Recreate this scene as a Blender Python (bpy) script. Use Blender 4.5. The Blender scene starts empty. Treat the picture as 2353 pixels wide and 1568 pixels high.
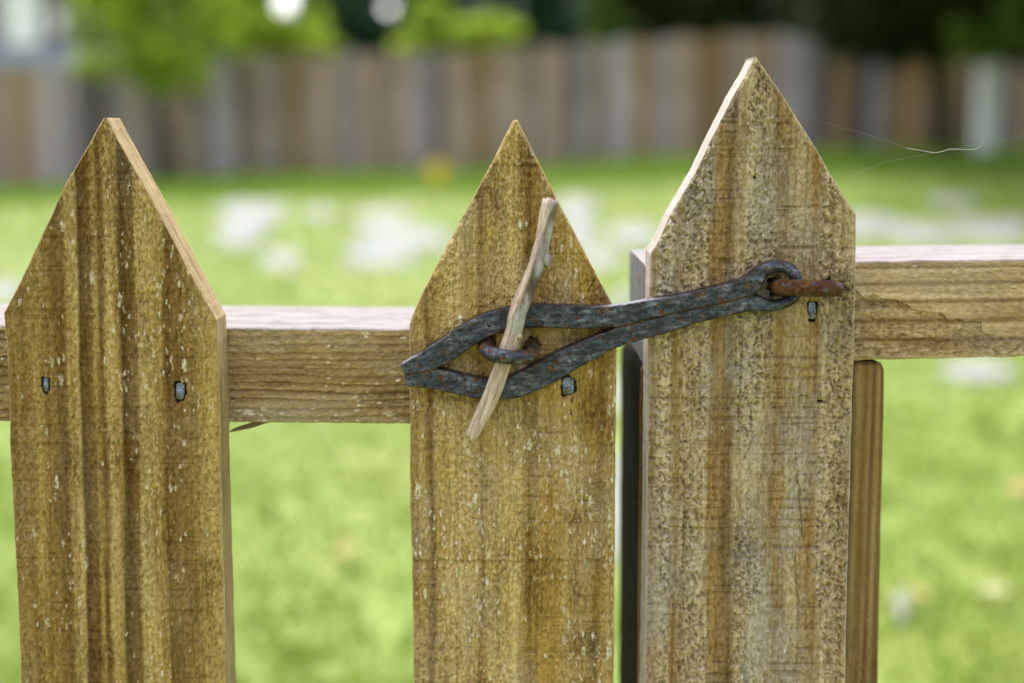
import bpy, bmesh, math, random
import numpy as np
from mathutils import Vector, Matrix, noise as mnoise

random.seed(7)
rng = np.random.default_rng(11)
R = math.radians
scene = bpy.context.scene
COL = scene.collection

# ------------------------------------------------------------------ camera
FOC = 3267.0                      # focal length in photo units (2352 wide)
CX, CY, YH = 1176.0, 784.0, 296.0
PITCH = math.atan((CY - YH) / FOC)
CAMZ = 0.95
D = 0.69                          # distance of the picket faces
cam_d = bpy.data.cameras.new('camera')
cam_d.lens = 50.0
cam_d.sensor_width = 36.0
cam_d.clip_start = 0.02
cam_d.clip_end = 2000.0
cam_d.dof.use_dof = True
cam_d.dof.focus_distance = 0.694
cam_d.dof.aperture_fstop = 3.1
cam = bpy.data.objects.new('camera', cam_d)
COL.objects.link(cam)
cam.location = (0, 0, CAMZ)
cam.rotation_euler = (R(90) - PITCH, 0, 0)
scene.camera = cam

# ------------------------------------------------------------------ light
SUN_EL, SUN_AZ = R(58), R(-22)    # azimuth from +Y (ahead of the camera) towards +X
world = bpy.data.worlds.new('World')
scene.world = world
world.use_nodes = True
wn, wl = world.node_tree.nodes, world.node_tree.links
wn.clear()
sky = wn.new('ShaderNodeTexSky')
sky.sky_type = 'NISHITA'
sky.sun_disc = False
sky.sun_elevation = SUN_EL
sky.sun_rotation = SUN_AZ
sky.air_density = 1.0
sky.dust_density = 4.0
sky.ozone_density = 1.0
hs = wn.new('ShaderNodeHueSaturation')
hs.inputs['Saturation'].default_value = 0.30
bg = wn.new('ShaderNodeBackground')
bg.inputs['Strength'].default_value = 0.13
wo = wn.new('ShaderNodeOutputWorld')
wl.new(sky.outputs[0], hs.inputs['Color'])
wl.new(hs.outputs[0], bg.inputs['Color'])
wl.new(bg.outputs[0], wo.inputs['Surface'])

sun_d = bpy.data.lights.new('sun', 'SUN')
sun_d.energy = 0.75
sun_d.angle = R(14)
sun_d.color = (1.0, 0.955, 0.90)
sun = bpy.data.objects.new('sun', sun_d)
COL.objects.link(sun)
sdir = Vector((math.sin(SUN_AZ) * math.cos(SUN_EL), math.cos(SUN_AZ) * math.cos(SUN_EL), math.sin(SUN_EL)))
sun.rotation_euler = sdir.to_track_quat('Z', 'Y').to_euler()
sun.location = (0, 0, 30)

scene.view_settings.view_transform = 'Standard'
scene.view_settings.look = 'None'
scene.view_settings.gamma = 1.0
scene.view_settings.use_curve_mapping = False
scene.view_settings.exposure = 2.08
scene.render.engine = 'CYCLES'
scene.cycles.use_denoising = True
scene.cycles.max_bounces = 6
scene.cycles.transparent_max_bounces = 8

# ------------------------------------------------------------------ helpers
_cp, _sp = math.cos(PITCH), math.sin(PITCH)


def at(px, py, Y):
    """world point at depth Y that the photograph shows at (px, py)"""
    u, v = (px - CX) / FOC, (CY - py) / FOC
    d = Vector((u, _cp + v * _sp, -_sp + v * _cp))
    t = Y / d.y
    return Vector((0, 0, CAMZ)) + d * t


def tag(o, label=None, cat=None, group=None, kind=None):
    if label: o['label'] = label
    if cat: o['category'] = cat
    if group: o['group'] = group
    if kind: o['kind'] = kind
    return o


def empty(name, loc=(0, 0, 0)):
    o = bpy.data.objects.new(name, None)
    COL.objects.link(o)
    o.location = loc
    o.empty_display_size = 0.05
    return o


def link_mesh(name, me, mats, parent=None, loc=(0, 0, 0)):
    o = bpy.data.objects.new(name, me)
    COL.objects.link(o)
    if not isinstance(mats, (list, tuple)):
        mats = [mats]
    if not me.materials:
        for m in mats:
            me.materials.append(m)
    o.location = loc
    if parent:
        o.parent = parent
    return o


def from_bm(name, bm, mats, parent=None, loc=(0, 0, 0), smooth=False):
    me = bpy.data.meshes.new(name)
    bmesh.ops.recalc_face_normals(bm, faces=bm.faces)
    bm.to_mesh(me)
    bm.free()
    if smooth:
        for p in me.polygons:
            p.use_smooth = True
    return link_mesh(name, me, mats, parent, loc)


def add_box(bm, x0, x1, y0, y1, z0, z1, bevel=0.0):
    vs = [bm.verts.new((x, y, z)) for x in (x0, x1) for y in (y0, y1) for z in (z0, z1)]
    q = [(0, 1, 3, 2), (4, 6, 7, 5), (0, 4, 5, 1), (2, 3, 7, 6), (0, 2, 6, 4), (1, 5, 7, 3)]
    fs = [bm.faces.new([vs[i] for i in f]) for f in q]
    if bevel:
        es = list({e for f in fs for e in f.edges})
        bmesh.ops.bevel(bm, geom=es, offset=bevel, segments=2, profile=0.6, affect='EDGES')


def add_tube(bm, pts, rads, n=10, cap=True, wob=0.0):
    pts = [Vector(p) for p in pts]
    rings = []
    ref = None
    for i, p in enumerate(pts):
        t = (pts[min(i + 1, len(pts) - 1)] - pts[max(i - 1, 0)]).normalized()
        if ref is None:
            ref = t.orthogonal().normalized()
        ref = (ref - t * ref.dot(t)).normalized()
        b = t.cross(ref)
        ring = []
        for k in range(n):
            a = 2 * math.pi * k / n
            r = rads[i] * (1 + wob * mnoise.noise(Vector((math.cos(a) * 2 + i * 0.12, math.sin(a) * 2, i * 0.17))))
            ring.append(bm.verts.new(p + (ref * math.cos(a) + b * math.sin(a)) * r))
        rings.append(ring)
    for i in range(len(rings) - 1):
        for k in range(n):
            bm.faces.new((rings[i][k], rings[i][(k + 1) % n], rings[i + 1][(k + 1) % n], rings[i + 1][k]))
    if cap:
        bm.faces.new(list(reversed(rings[0])))
        bm.faces.new(rings[-1])
    return rings


def smooth_path(pts, per=6):
    """Catmull-Rom through the given tuples (any dimension)"""
    P = [np.array(p, float) for p in pts]
    P = [2 * P[0] - P[1]] + P + [2 * P[-1] - P[-2]]
    out = []
    for i in range(1, len(P) - 2):
        for k in range(per):
            t = k / per
            a, b, c, d = P[i - 1], P[i], P[i + 1], P[i + 2]
            out.append(0.5 * (2 * b + (c - a) * t + (2 * a - 5 * b + 4 * c - d) * t * t + (3 * b - a - 3 * c + d) * t ** 3))
    out.append(P[-2])
    return out


# ------------------------------------------------------------------ node helper
class NT:
    def __init__(s, name):
        s.m = bpy.data.materials.new(name)
        s.m.use_nodes = True
        s.t = s.m.node_tree
        s.t.nodes.clear()
        s.out = s.t.nodes.new('ShaderNodeOutputMaterial')
        s.co = s.t.nodes.new('ShaderNodeTexCoord').outputs['Object']

    def put(s, sock, v):
        if v is None:
            return
        if isinstance(v, bpy.types.NodeSocket):
            s.t.links.new(v, sock)
        elif isinstance(v, (tuple, list)):
            v = tuple(v)
            if sock.type == 'RGBA' and len(v) == 3:
                v = v + (1,)
            sock.default_value = v
        else:
            sock.default_value = v

    def node(s, ty, **props):
        n = s.t.nodes.new(ty)
        for k, v in props.items():
            setattr(n, k, v)
        return n

    def math(s, op, a, b=None, c=None, clamp=False):
        n = s.node('ShaderNodeMath', operation=op, use_clamp=clamp)
        s.put(n.inputs[0], a); s.put(n.inputs[1], b); s.put(n.inputs[2], c)
        return n.outputs[0]

    def add(s, a, b): return s.math('ADD', a, b)
    def sub(s, a, b): return s.math('SUBTRACT', a, b)
    def mul(s, a, b): return s.math('MULTIPLY', a, b)

    def map(s, v=None, scale=(1, 1, 1), loc=(0, 0, 0), rot=(0, 0, 0)):
        n = s.node('ShaderNodeMapping')
        s.put(n.inputs['Vector'], v if v is not None else s.co)
        n.inputs['Scale'].default_value = scale
        n.inputs['Location'].default_value = loc
        n.inputs['Rotation'].default_value = rot
        return n.outputs[0]

    def noise(s, v=None, scale=1.0, detail=3.0, rough=0.5, dist=0.0, color=False):
        n = s.node('ShaderNodeTexNoise')
        s.put(n.inputs['Vector'], v if v is not None else s.co)
        s.put(n.inputs['Scale'], scale); s.put(n.inputs['Detail'], detail)
        s.put(n.inputs['Roughness'], rough); s.put(n.inputs['Distortion'], dist)
        return n.outputs['Color' if color else 'Fac']

    def vor(s, v=None, scale=1.0, feature='F1', rnd=1.0):
        n = s.node('ShaderNodeTexVoronoi', feature=feature)
        s.put(n.inputs['Vector'], v if v is not None else s.co)
        s.put(n.inputs['Scale'], scale); s.put(n.inputs['Randomness'], rnd)
        return n

    def range(s, v, a, b, c=0.0, d=1.0, smooth=False):
        n = s.node('ShaderNodeMapRange', interpolation_type='SMOOTHSTEP' if smooth else 'LINEAR')
        n.clamp = True
        s.put(n.inputs[0], v); s.put(n.inputs[1], a); s.put(n.inputs[2], b)
        s.put(n.inputs[3], c); s.put(n.inputs[4], d)
        return n.outputs[0]

    def ramp(s, v, stops, interp='LINEAR'):
        n = s.node('ShaderNodeValToRGB')
        cr = n.color_ramp
        cr.interpolation = interp
        while len(cr.elements) < len(stops):
            cr.elements.new(0.5)
        for e, (p, c) in zip(cr.elements, stops):
            e.position = p
            if not isinstance(c, (tuple, list)):
                c = (c, c, c)
            e.color = tuple(c) + (1,)
        s.put(n.inputs[0], v)
        return n.outputs[0]

    def mix(s, f, a, b, mode='MIX'):
        n = s.node('ShaderNodeMix', data_type='RGBA', blend_type=mode)
        s.put(n.inputs[0], f); s.put(n.inputs[6], a); s.put(n.inputs[7], b)
        return n.outputs[2]

    def xyz(s, v=None):
        n = s.node('ShaderNodeSeparateXYZ')
        s.put(n.inputs[0], v if v is not None else s.co)
        return n.outputs

    def comb(s, x, y, z):
        n = s.node('ShaderNodeCombineXYZ')
        s.put(n.inputs[0], x); s.put(n.inputs[1], y); s.put(n.inputs[2], z)
        return n.outputs[0]

    def bump(s, h, dist=1.0, strength=1.0, normal=None):
        n = s.node('ShaderNodeBump')
        n.inputs['Strength'].default_value = strength
        n.inputs['Distance'].default_value = dist
        s.put(n.inputs['Height'], h)
        s.put(n.inputs['Normal'], normal)
        return n.outputs[0]

    def bsdf(s, color, rough=0.8, metal=0.0, spec=0.3, normal=None):
        n = s.node('ShaderNodeBsdfPrincipled')
        s.put(n.inputs['Base Color'], color); s.put(n.inputs['Roughness'], rough)
        s.put(n.inputs['Metallic'], metal); s.put(n.inputs['Specular IOR Level'], spec)
        s.put(n.inputs['Normal'], normal)
        s.t.links.new(n.outputs[0], s.out.inputs['Surface'])
        return n


def wood_face(name, stops, width, shear=0.0, seed=0.0, horizontal=False, pits=0.0, saw=0.3, specks=0.0,
              speck_lo=0.0, grime=0.5, wob=0.0045, tint=(1, 1, 1), lines=0.0, speck_z=None, speck_x=None, fine=1.0,
              grey=(0.40, 0.36, 0.28), greying=0.3, sharp=0.35, steps=(), stains=()):
    """rough sawn face. stops: (fraction across, darkness of the band 0 pale .. 1 brown, colour)"""
    n = NT(name)
    o = n.xyz()
    if horizontal:
        a, l = o[2], o[0]
    else:
        a, l = o[0], o[2]
    # coordinates: a across the grain, l along it
    v2 = n.comb(a, seed, l)
    wl1 = n.noise(n.map(v2, scale=(18, 1, 5)), 1, 2, 0.5)
    wl2 = n.noise(n.map(v2, scale=(90, 1, 22)), 1, 3, 0.6)
    aw = n.add(a, n.mul(n.sub(wl1, 0.5), wob * 2))
    aw = n.add(aw, n.mul(n.sub(wl2, 0.5), wob * 0.8))
    aw = n.add(aw, n.mul(l, shear))
    f = n.add(n.math('DIVIDE', aw, width), 0.5)
    col = n.ramp(f, [(p, c) for p, d, c in stops], 'EASE' if sharp < 0.5 else 'LINEAR')
    brown = n.ramp(f, [(p, d) for p, d, c in stops])
    # medium streaks along the grain
    st = n.noise(n.map(v2, scale=(420, 1, 12), loc=(seed, 0, 0)), 1, 4, 0.62)
    col = n.mix(n.range(st, 0.44, 0.62), col, n.mix(1.0, col, (0.76, 0.71, 0.63), 'MULTIPLY'))
    st2 = n.noise(n.map(v2, scale=(160, 1, 7), loc=(3 + seed, 0, 0)), 1, 3, 0.6)
    col = n.mix(n.range(st2, 0.48, 0.64, 0, 0.35), col, n.mix(1.0, col, (1.28, 1.25, 1.2), 'MULTIPLY'))
    # ring lines
    if lines:
        ph = n.add(n.mul(aw, lines), n.mul(n.sub(wl1, 0.5), 2.0))
        sw = n.math('FRACT', ph)
        ring = n.math('POWER', sw, 2.2)
        ringm = n.mul(ring, n.range(n.noise(n.map(v2, scale=(40, 1, 6), loc=(9, 0, 0)), 1, 2), 0.4, 0.6, 0.6, 1.0))
        col = n.mix(ringm, col, n.mix(1.0, col, (0.30, 0.235, 0.15), 'MULTIPLY'))
    # grey weathering
    gw = n.noise(n.map(v2, scale=(50, 1, 16), loc=(5.5 + seed, 0, 1)), 1, 4, 0.6)
    col = n.mix(n.range(gw, 0.44, 0.62, 0, greying), col, grey)
    # dark grime following damp patches
    gr = n.noise(n.map(v2, scale=(48, 1, 20), loc=(seed * 2, 0, 7)), 1, 5, 0.66)
    gr2 = n.noise(n.map(v2, scale=(700, 1, 240), loc=(1, 0, seed)), 1, 2, 0.6)
    gm = n.mul(n.range(gr, 0.50, 0.64, 0, 1), n.range(gr2, 0.40, 0.58, 0.15, 1))
    col = n.mix(n.mul(gm, grime), col, n.mix(1.0, col, (0.26, 0.21, 0.15), 'MULTIPLY'))
    # fibre
    fib = n.noise(n.map(v2, scale=(800, 1, 320), loc=(seed, 0, 2)), 1, 3, 0.65)
    col = n.mix(n.range(fib, 0.40, 0.54, 0.7 * fine, 0), col, n.mix(1.0, col, (0.76, 0.71, 0.62), 'MULTIPLY'))
    col = n.mix(n.range(fib, 0.54, 0.66, 0, 0.35 * fine), col, n.mix(1.0, col, (1.5, 1.48, 1.45), 'MULTIPLY'))
    h = n.mul(n.range(fib, 0.36, 0.64), 0.00042 * fine)
    chips = n.noise(n.map(v2, scale=(420, 1, 260), loc=(seed, 0, 4)), 1, 4, 0.62, 0.8)
    h = n.add(h, n.mul(n.range(chips, 0.40, 0.60), 0.0008 * fine))
    if lines:
        h = n.sub(h, n.mul(ringm, 0.0005))
    # saw lines across the grain
    sl = n.noise(n.map(v2, scale=(12, 1, 480), loc=(2 * seed, 0, 0)), 1, 2, 0.5)
    sl2 = n.noise(n.map(v2, scale=(60, 1, 110), loc=(2 * seed, 0, 9)), 1, 2, 0.5)
    slm = n.mul(n.range(sl, 0.555, 0.62), n.range(sl2, 0.42, 0.55))
    slm = n.mul(slm, n.range(brown, 0.15, 0.7, 0.35, 1.0))
    h = n.sub(h, n.mul(slm, 0.0007 * saw))
    col = n.mix(n.mul(slm, 0.25 * saw), col, n.mix(1.0, col, (0.30, 0.25, 0.18), 'MULTIPLY'))
    # ledges left by the saw
    for (zs, hh) in steps:
        e = n.add(n.sub(l, zs), n.mul(n.sub(n.noise(n.map(v2, scale=(120, 1, 30), loc=(zs * 9, 0, 2)), 1, 4, 0.7), 0.5), 0.006))
        h = n.add(h, n.range(e, -0.0004, 0.0004, 0, hh))
        col = n.mix(n.range(n.math('ABSOLUTE', e), 0.0, 0.0006, 0.5, 0), col, n.mix(1.0, col, (0.35, 0.3, 0.24), 'MULTIPLY'))
    for (xs_, zs, rx, rz, amt, sc_) in stains:
        ex = n.math('DIVIDE', n.sub(a, xs_), rx); ez = n.math('DIVIDE', n.sub(l, zs), rz)
        dd = n.math('SQRT', n.add(n.mul(ex, ex), n.mul(ez, ez)))
        dd = n.add(dd, n.mul(n.sub(gr, 0.5), 2.5))
        col = n.mix(n.mul(n.range(dd, 0.2, 1.0, amt, 0), n.range(gr2, 0.40, 0.56, 0.35, 1)), col, n.mix(1.0, col, sc_, 'MULTIPLY'))
    # torn pits
    if pits:
        zone = n.mul(n.range(brown, 0.2, 0.6, 1, 0), n.range(n.noise(n.map(v2, scale=(55, 1, 14), loc=(seed, 0, 13)), 1, 2), 0.36, 0.50))
        tn = n.noise(n.map(n.comb(n.add(a, n.mul(l, 0.25)), seed, l), scale=(330, 1, 290), loc=(seed, 0, 21)), 1, 4, 0.6, 1.2)
        pit = n.mul(n.range(tn, 0.47, 0.38, 0, 1), zone)
        lift = n.mul(n.range(tn, 0.48, 0.60, 0, 1), zone)
        h = n.add(n.sub(h, n.mul(pit, 0.0009 * pits)), n.mul(lift, 0.0006 * pits))
        col = n.mix(n.mul(pit, 0.2), col, n.mix(1.0, col, (0.5, 0.45, 0.37), 'MULTIPLY'))
        col = n.mix(n.mul(lift, 0.35), col, n.mix(1.0, col, (1.25, 1.25, 1.25), 'MULTIPLY'))
    # pale specks of lichen / droppings
    if specks:
        zm = n.noise(n.map(v2, scale=(28, 1, 12), loc=(seed + 4, 0, 3)), 1, 3, 0.6)
        dens = n.range(zm, 0.45, 0.60, 0.03, 1.15)
        if speck_z:
            dens = n.mul(dens, n.range(l, speck_z[0], speck_z[1], speck_z[2], speck_z[3]))
        if speck_x:
            dens = n.mul(dens, n.range(a, *speck_x))
        for k, (sx, sz, keep, r0, r1) in enumerate(((230, 85, 0.30, 0.12, 0.38), (400, 140, 0.42, 0.15, 0.40), (700, 260, 0.5, 0.2, 0.45))):
            wv = n.noise(n.map(v2, scale=(900, 1, 500), loc=(k, 0, 0)), 1, 2, 0.6)
            vv = n.comb(n.add(a, n.mul(n.sub(wv, 0.5), 0.0022)), seed, n.add(l, n.mul(n.sub(fib, 0.5), 0.004)))
            v = n.vor(n.map(vv, scale=(sx, 1, sz), loc=(k * 3.7 + seed, 0, k * 1.3)), 1)
            c3 = n.xyz(v.outputs['Color'])
            on = n.math('LESS_THAN', c3[0], n.mul(dens, keep * specks))
            rad = n.range(c3[1], 0, 1, r0 * 0.5, r1)
            m = n.mul(n.math('LESS_THAN', v.outputs['Distance'], rad), on)
            m = n.mul(m, n.range(fib, 0.42, 0.54, 0.12, 1.0))
            m = n.mul(m, n.range(c3[2], 0, 1, 0.25, 1.0))
            col = n.mix(m, col, (0.66, 0.60, 0.48))
            h = n.add(h, n.mul(m, 0.00025))
    if tint != (1, 1, 1):
        col = n.mix(1.0, col, tint, 'MULTIPLY')
    n.bsdf(col, 0.88, 0, 0.12, n.bump(n.mul(fib, 0.0003), 1.0, 0.6))
    at_ = n.node('ShaderNodeAttribute', attribute_name='fade')
    dn = n.node('ShaderNodeDisplacement')
    dn.inputs['Midlevel'].default_value = 0.0
    dn.inputs['Scale'].default_value = 1.7
    n.put(dn.inputs['Height'], n.mul(n.sub(h, 0.0006), at_.outputs['Fac']))
    n.t.links.new(dn.outputs[0], n.out.inputs['Displacement'])
    n.m.displacement_method = 'DISPLACEMENT'
    return n.m


def wood_edge(name, base, dark, grain_axis=2, seed=0.0, contrast=0.6, spec=0.15):
    """sawn edges of a board: growth rings run as stripes through the thickness"""
    n = NT(name)
    sc = [30.0, 420.0, 30.0]
    sc2 = [900.0, 900.0, 900.0]
    if grain_axis == 0:
        sc = [6.0, 240.0, 240.0]; sc2 = [160.0, 1400.0, 1400.0]
    elif grain_axis == 2:
        sc = [40.0, 420.0, 8.0]; sc2 = [1400.0, 1400.0, 220.0]
    g = n.noise(n.map(scale=sc, loc=(seed, seed, seed)), 1, 3, 0.55)
    f = n.noise(n.map(scale=sc2), 1, 3, 0.6)
    col = n.mix(n.range(g, 0.43, 0.58, 0, contrast), base, dark)
    col = n.mix(n.range(f, 0.40, 0.58, 0.5, 0), col, n.mix(1.0, col, (0.6, 0.55, 0.5), 'MULTIPLY'))
    dr = n.noise(n.map(scale=(38, 90, 38), loc=(seed, 3, seed)), 1, 5, 0.68)
    col = n.mix(n.range(dr, 0.46, 0.62, 0, 0.6), col, n.mix(1.0, col, (0.60, 0.56, 0.50), 'MULTIPLY'))
    n.bsdf(col, 0.88, 0, spec, n.bump(n.mul(f, 0.0006), 1.0, 0.8))
    return n.m


# ------------------------------------------------------------------ terrain
_tx = np.array([-40, -7.9, -5.2, -2.5, -0.65, 1.1, 2.65, 4.9, 8, 40.0])
_tz = np.array([-0.3, 0.01, 0.16, 0.25, 0.285, 0.40, 0.50, 0.585, 0.62, 0.9])


def ground_z(x, y):
    s = np.clip((np.asarray(y, float) - 4.0) / 17.0, 0, 1)
    s = s * s * (3 - 2 * s)
    return np.interp(np.asarray(x, float), _tx, _tz) * s


def on_ground(px, py):
    """point of the lawn seen at (px, py)"""
    a, b = 0.8, 60.0
    for _ in range(50):
        m = 0.5 * (a + b)
        p = at(px, py, m)
        if p.z > ground_z(p.x, p.y):
            a = m
        else:
            b = m
    p = at(px, py, a)
    return Vector((p.x, p.y, float(ground_z(p.x, p.y))))


def green_mat(name, stops, scale, trans=0.35, transcol=None, rough=0.7, island=True):
    n = NT(name)
    a = n.noise(n.map(scale=(scale, scale, scale)), 1, 4, 0.6)
    v = n.range(a, 0.10, 0.90)
    if island:
        g = n.node('ShaderNodeNewGeometry')
        v = n.add(n.mul(v, 0.6), n.mul(g.outputs['Random Per Island'], 0.3))
    col = n.ramp(v, stops)
    p = n.bsdf(col, rough, 0, 0.25)
    if trans:
        t = n.node('ShaderNodeBsdfTranslucent')
        n.put(t.inputs['Color'], n.mix(1.0, col, transcol or (1.4, 1.35, 0.8), 'MULTIPLY'))
        mx = n.node('ShaderNodeMixShader')
        mx.inputs[0].default_value = trans
        n.t.links.new(p.outputs[0], mx.inputs[1])
        n.t.links.new(t.outputs[0], mx.inputs[2])
        n.t.links.new(mx.outputs[0], n.out.inputs['Surface'])
    return n.m


M_LAWN = green_mat('lawn_soil', [(0.0, (0.113, 0.175, 0.024)), (0.45, (0.155, 0.209, 0.033)), (0.8, (0.197, 0.224, 0.045)), (1.0, (0.211, 0.216, 0.052))], 0.45, 0, island=False)
M_LONG = green_mat('long_grass_blades', [(0.0, (0.07, 0.15, 0.02)), (0.5, (0.11, 0.20, 0.03)), (1.0, (0.17, 0.24, 0.045))], 0.6, 0.35)
M_GRASS = green_mat('grass_blades', [(0.0, (0.113, 0.199, 0.029)), (0.5, (0.148, 0.215, 0.035)), (1.0, (0.190, 0.226, 0.047))], 0.4, 0.4)

# ---- ground sheet
xs = np.concatenate([np.linspace(-400, -45, 12), np.linspace(-40, 40, 90), np.linspace(45, 400, 12)])
ys = np.concatenate([np.linspace(-200, -12, 8), np.linspace(-10, 45, 80), np.linspace(50, 600, 14)])
XX, YY = np.meshgrid(xs, ys)
ZZ = ground_z(XX, YY)
nx, ny = len(xs), len(ys)
verts = np.stack([XX, YY, ZZ], -1).reshape(-1, 3)
ii = np.arange(nx * ny).reshape(ny, nx)
quads = np.stack([ii[:-1, :-1], ii[:-1, 1:], ii[1:, 1:], ii[1:, :-1]], -1).reshape(-1, 4)
me = bpy.data.meshes.new('lawn')
me.from_pydata(verts.tolist(), [], quads.tolist())
for p in me.polygons:
    p.use_smooth = True
lawn = tag(link_mesh('lawn', me, M_LAWN), kind='structure')

# ---- pale bare patches let into the lawn
n = NT('pale_ground')
a = n.noise(n.map(scale=(9, 9, 9)), 1, 5, 0.65)
n.bsdf(n.ramp(n.range(a, 0.3, 0.7), [(0, (0.165, 0.168, 0.158)), (0.5, (0.21, 0.217, 0.212)), (1, (0.24, 0.246, 0.24))]), 0.9, 0, 0.2)
M_PALE = n.m
PATCHES = [  # centre x, y, width, height in the photograph
    (585, 492, 165, 62), (545, 545, 110, 50), (648, 597, 92, 50), (735, 490, 70, 30), (880, 497, 150, 44), (930, 548, 210, 62),
    (880, 595, 165, 52), (1322, 480, 100, 60), (1330, 540, 95, 60), (1450, 540, 130, 56), (1375, 595, 120, 50),
    (1985, 520, 150, 60), (2120, 535, 180, 50), (2280, 530, 190, 62), (2190, 465, 110, 34), (10, 668, 80, 54),
    (2245, 858, 165, 56), (1432, 690, 60, 40), (1424, 1160, 40, 330), (2070, 1400, 26, 90), (1428, 905, 40, 120),
]
for k, (px, py, w, h) in enumerate(PATCHES):
    bm = bmesh.new()
    N = 28
    ring = []
    for q in range(N):
        t = 2 * math.pi * q / N
        rr = 1 + 0.6 * mnoise.noise(Vector((math.cos(t) * 1.5 + k * 3.1, math.sin(t) * 1.5, k)))
        ring.append(on_ground(px + 0.56 * w * rr * math.cos(t), max(py + 0.42 * h * rr * math.sin(t), 420)))
    c = sum(ring, Vector()) / N
    prev = None
    layers = []
    for s_, dz in ((1.0, -0.02), (0.985, 0.008), (0.7, 0.014), (0.35, 0.016)):
        lay = []
        for p in ring:
            x, y = c.x + (p.x - c.x) * s_, c.y + (p.y - c.y) * s_
            lay.append(bm.verts.new((x, y, float(ground_z(x, y)) + dz)))
        layers.append(lay)
    for A, B in zip(layers, layers[1:]):
        for q in range(N):
            bm.faces.new((A[q], A[(q + 1) % N], B[(q + 1) % N], B[q]))
    bm.faces.new(layers[-1])
    o = tag(from_bm('bare_patch', bm, M_PALE, smooth=True), kind='structure')
PATCH_POLY = []

# ---- grass
def make_grass(ntuft, far=False):
    # density falls with distance, within the wedge that the camera can see and a margin
    u = rng.random(ntuft)
    y = 1.1 * (24.0 / 1.1) ** (u ** 0.75)
    x = (rng.random(ntuft) - 0.5) * 2 * (0.46 * y + 0.5)
    if far:
        y = 21.9 - 6.5 * rng.random(ntuft) ** 1.7
        x = (rng.random(ntuft) - 0.5) * 2 * 10.5
    # none grows on the bare patches
    zt_ = ground_z(x, y)
    f_ = y * _cp - (zt_ - CAMZ) * _sp
    g_ = y * _sp + (zt_ - CAMZ) * _cp
    px_, py_ = CX + x / f_ * FOC, CY - g_ / f_ * FOC
    keep = np.ones(ntuft, bool)
    for (qx, qy, qw, qh) in PATCHES:
        keep &= ((px_ - qx) / (qw * .48)) ** 2 + ((py_ - qy) / (qh * .48)) ** 2 > 0.8 + 0.4 * rng.random(ntuft)
    x, y = x[keep], y[keep]
    ntuft = len(x)
    nb = 4
    X = np.repeat(x, nb) + rng.normal(0, 0.018, ntuft * nb)
    Y = np.repeat(y, nb) + rng.normal(0, 0.018, ntuft * nb)
    sc = np.repeat(0.6 + 0.07 * y, nb)
    H = (0.016 + 0.022 * rng.random(ntuft * nb)) * np.clip(sc, 0.7, 1.6)
    if far:
        H *= 1.7
    W = 0.0035 * np.clip(sc, 0.8, 2.2) * (0.7 + 0.6 * rng.random(ntuft * nb))
    th = rng.random(ntuft * nb) * 2 * np.pi
    lean = 0.3 + 0.7 * rng.random(ntuft * nb)
    ph = rng.random(ntuft * nb) * 2 * np.pi
    Z = ground_z(X, Y)
    dx, dy = np.cos(th) * W, np.sin(th) * W
    lx, ly = np.cos(ph) * H * lean, np.sin(ph) * H * lean
    v0 = np.stack([X - dx, Y - dy, Z - 0.003], -1)
    v1 = np.stack([X + dx, Y + dy, Z - 0.003], -1)
    v2 = np.stack([X + dx * .7 + lx * .4, Y + dy * .7 + ly * .4, Z + H * .6], -1)
    v3 = np.stack([X + lx, Y + ly, Z + H], -1)
    V = np.stack([v0, v1, v2, v3], 1).reshape(-1, 3)
    n4 = len(X)
    base = np.arange(n4) * 4
    F = np.concatenate([np.stack([base, base + 1, base + 2], -1), np.stack([base, base + 2, base + 3], -1)])
    me = bpy.data.meshes.new('grass')
    me.vertices.add(len(V)); me.vertices.foreach_set('co', V.ravel())
    me.loops.add(len(F) * 3); me.loops.foreach_set('vertex_index', F.ravel().astype(np.int32))
    me.polygons.add(len(F)); me.polygons.foreach_set('loop_start', np.arange(0, len(F) * 3, 3, dtype=np.int32))
    me.polygons.foreach_set('loop_total', np.full(len(F), 3, dtype=np.int32))
    me.update()
    return me


grass_patch_mask = None
tag(link_mesh('grass', make_grass(42000), M_GRASS), kind='stuff')
tag(link_mesh('long_grass', make_grass(16000, True), M_LONG), kind='stuff')

# ------------------------------------------------------------------ background: board fence
FY = 22.0
n = NT('fence_board')
oi = n.node('ShaderNodeObjectInfo')
sv = n.map(scale=(60, 60, 1.6))
off = n.node('ShaderNodeVectorMath', operation='ADD')
n.put(off.inputs[0], sv)
cr = n.comb(n.mul(oi.outputs['Random'], 50.0), 0, n.mul(oi.outputs['Random'], 31.0))
n.put(off.inputs[1], cr)
st = n.noise(off.outputs[0], 1, 4, 0.6)
bc = n.mix(1.0, oi.outputs['Color'], n.ramp(n.range(st, 0.3, 0.7), [(0, 0.7), (1, 1.15)]), 'MULTIPLY')
n.bsdf(bc, 0.9, 0, 0.15, n.bump(n.mul(st, 0.003), 1.0, 0.6))
M_BOARD = n.m
TONES = {'L': (0.348, 0.302, 0.319), 'T': (0.337, 0.251, 0.196), 'B': (0.232, 0.148, 0.070), 'D': (0.122, 0.103, 0.107), 'G': (0.264, 0.231, 0.233), 'K': (0.073, 0.056, 0.048)}
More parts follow.
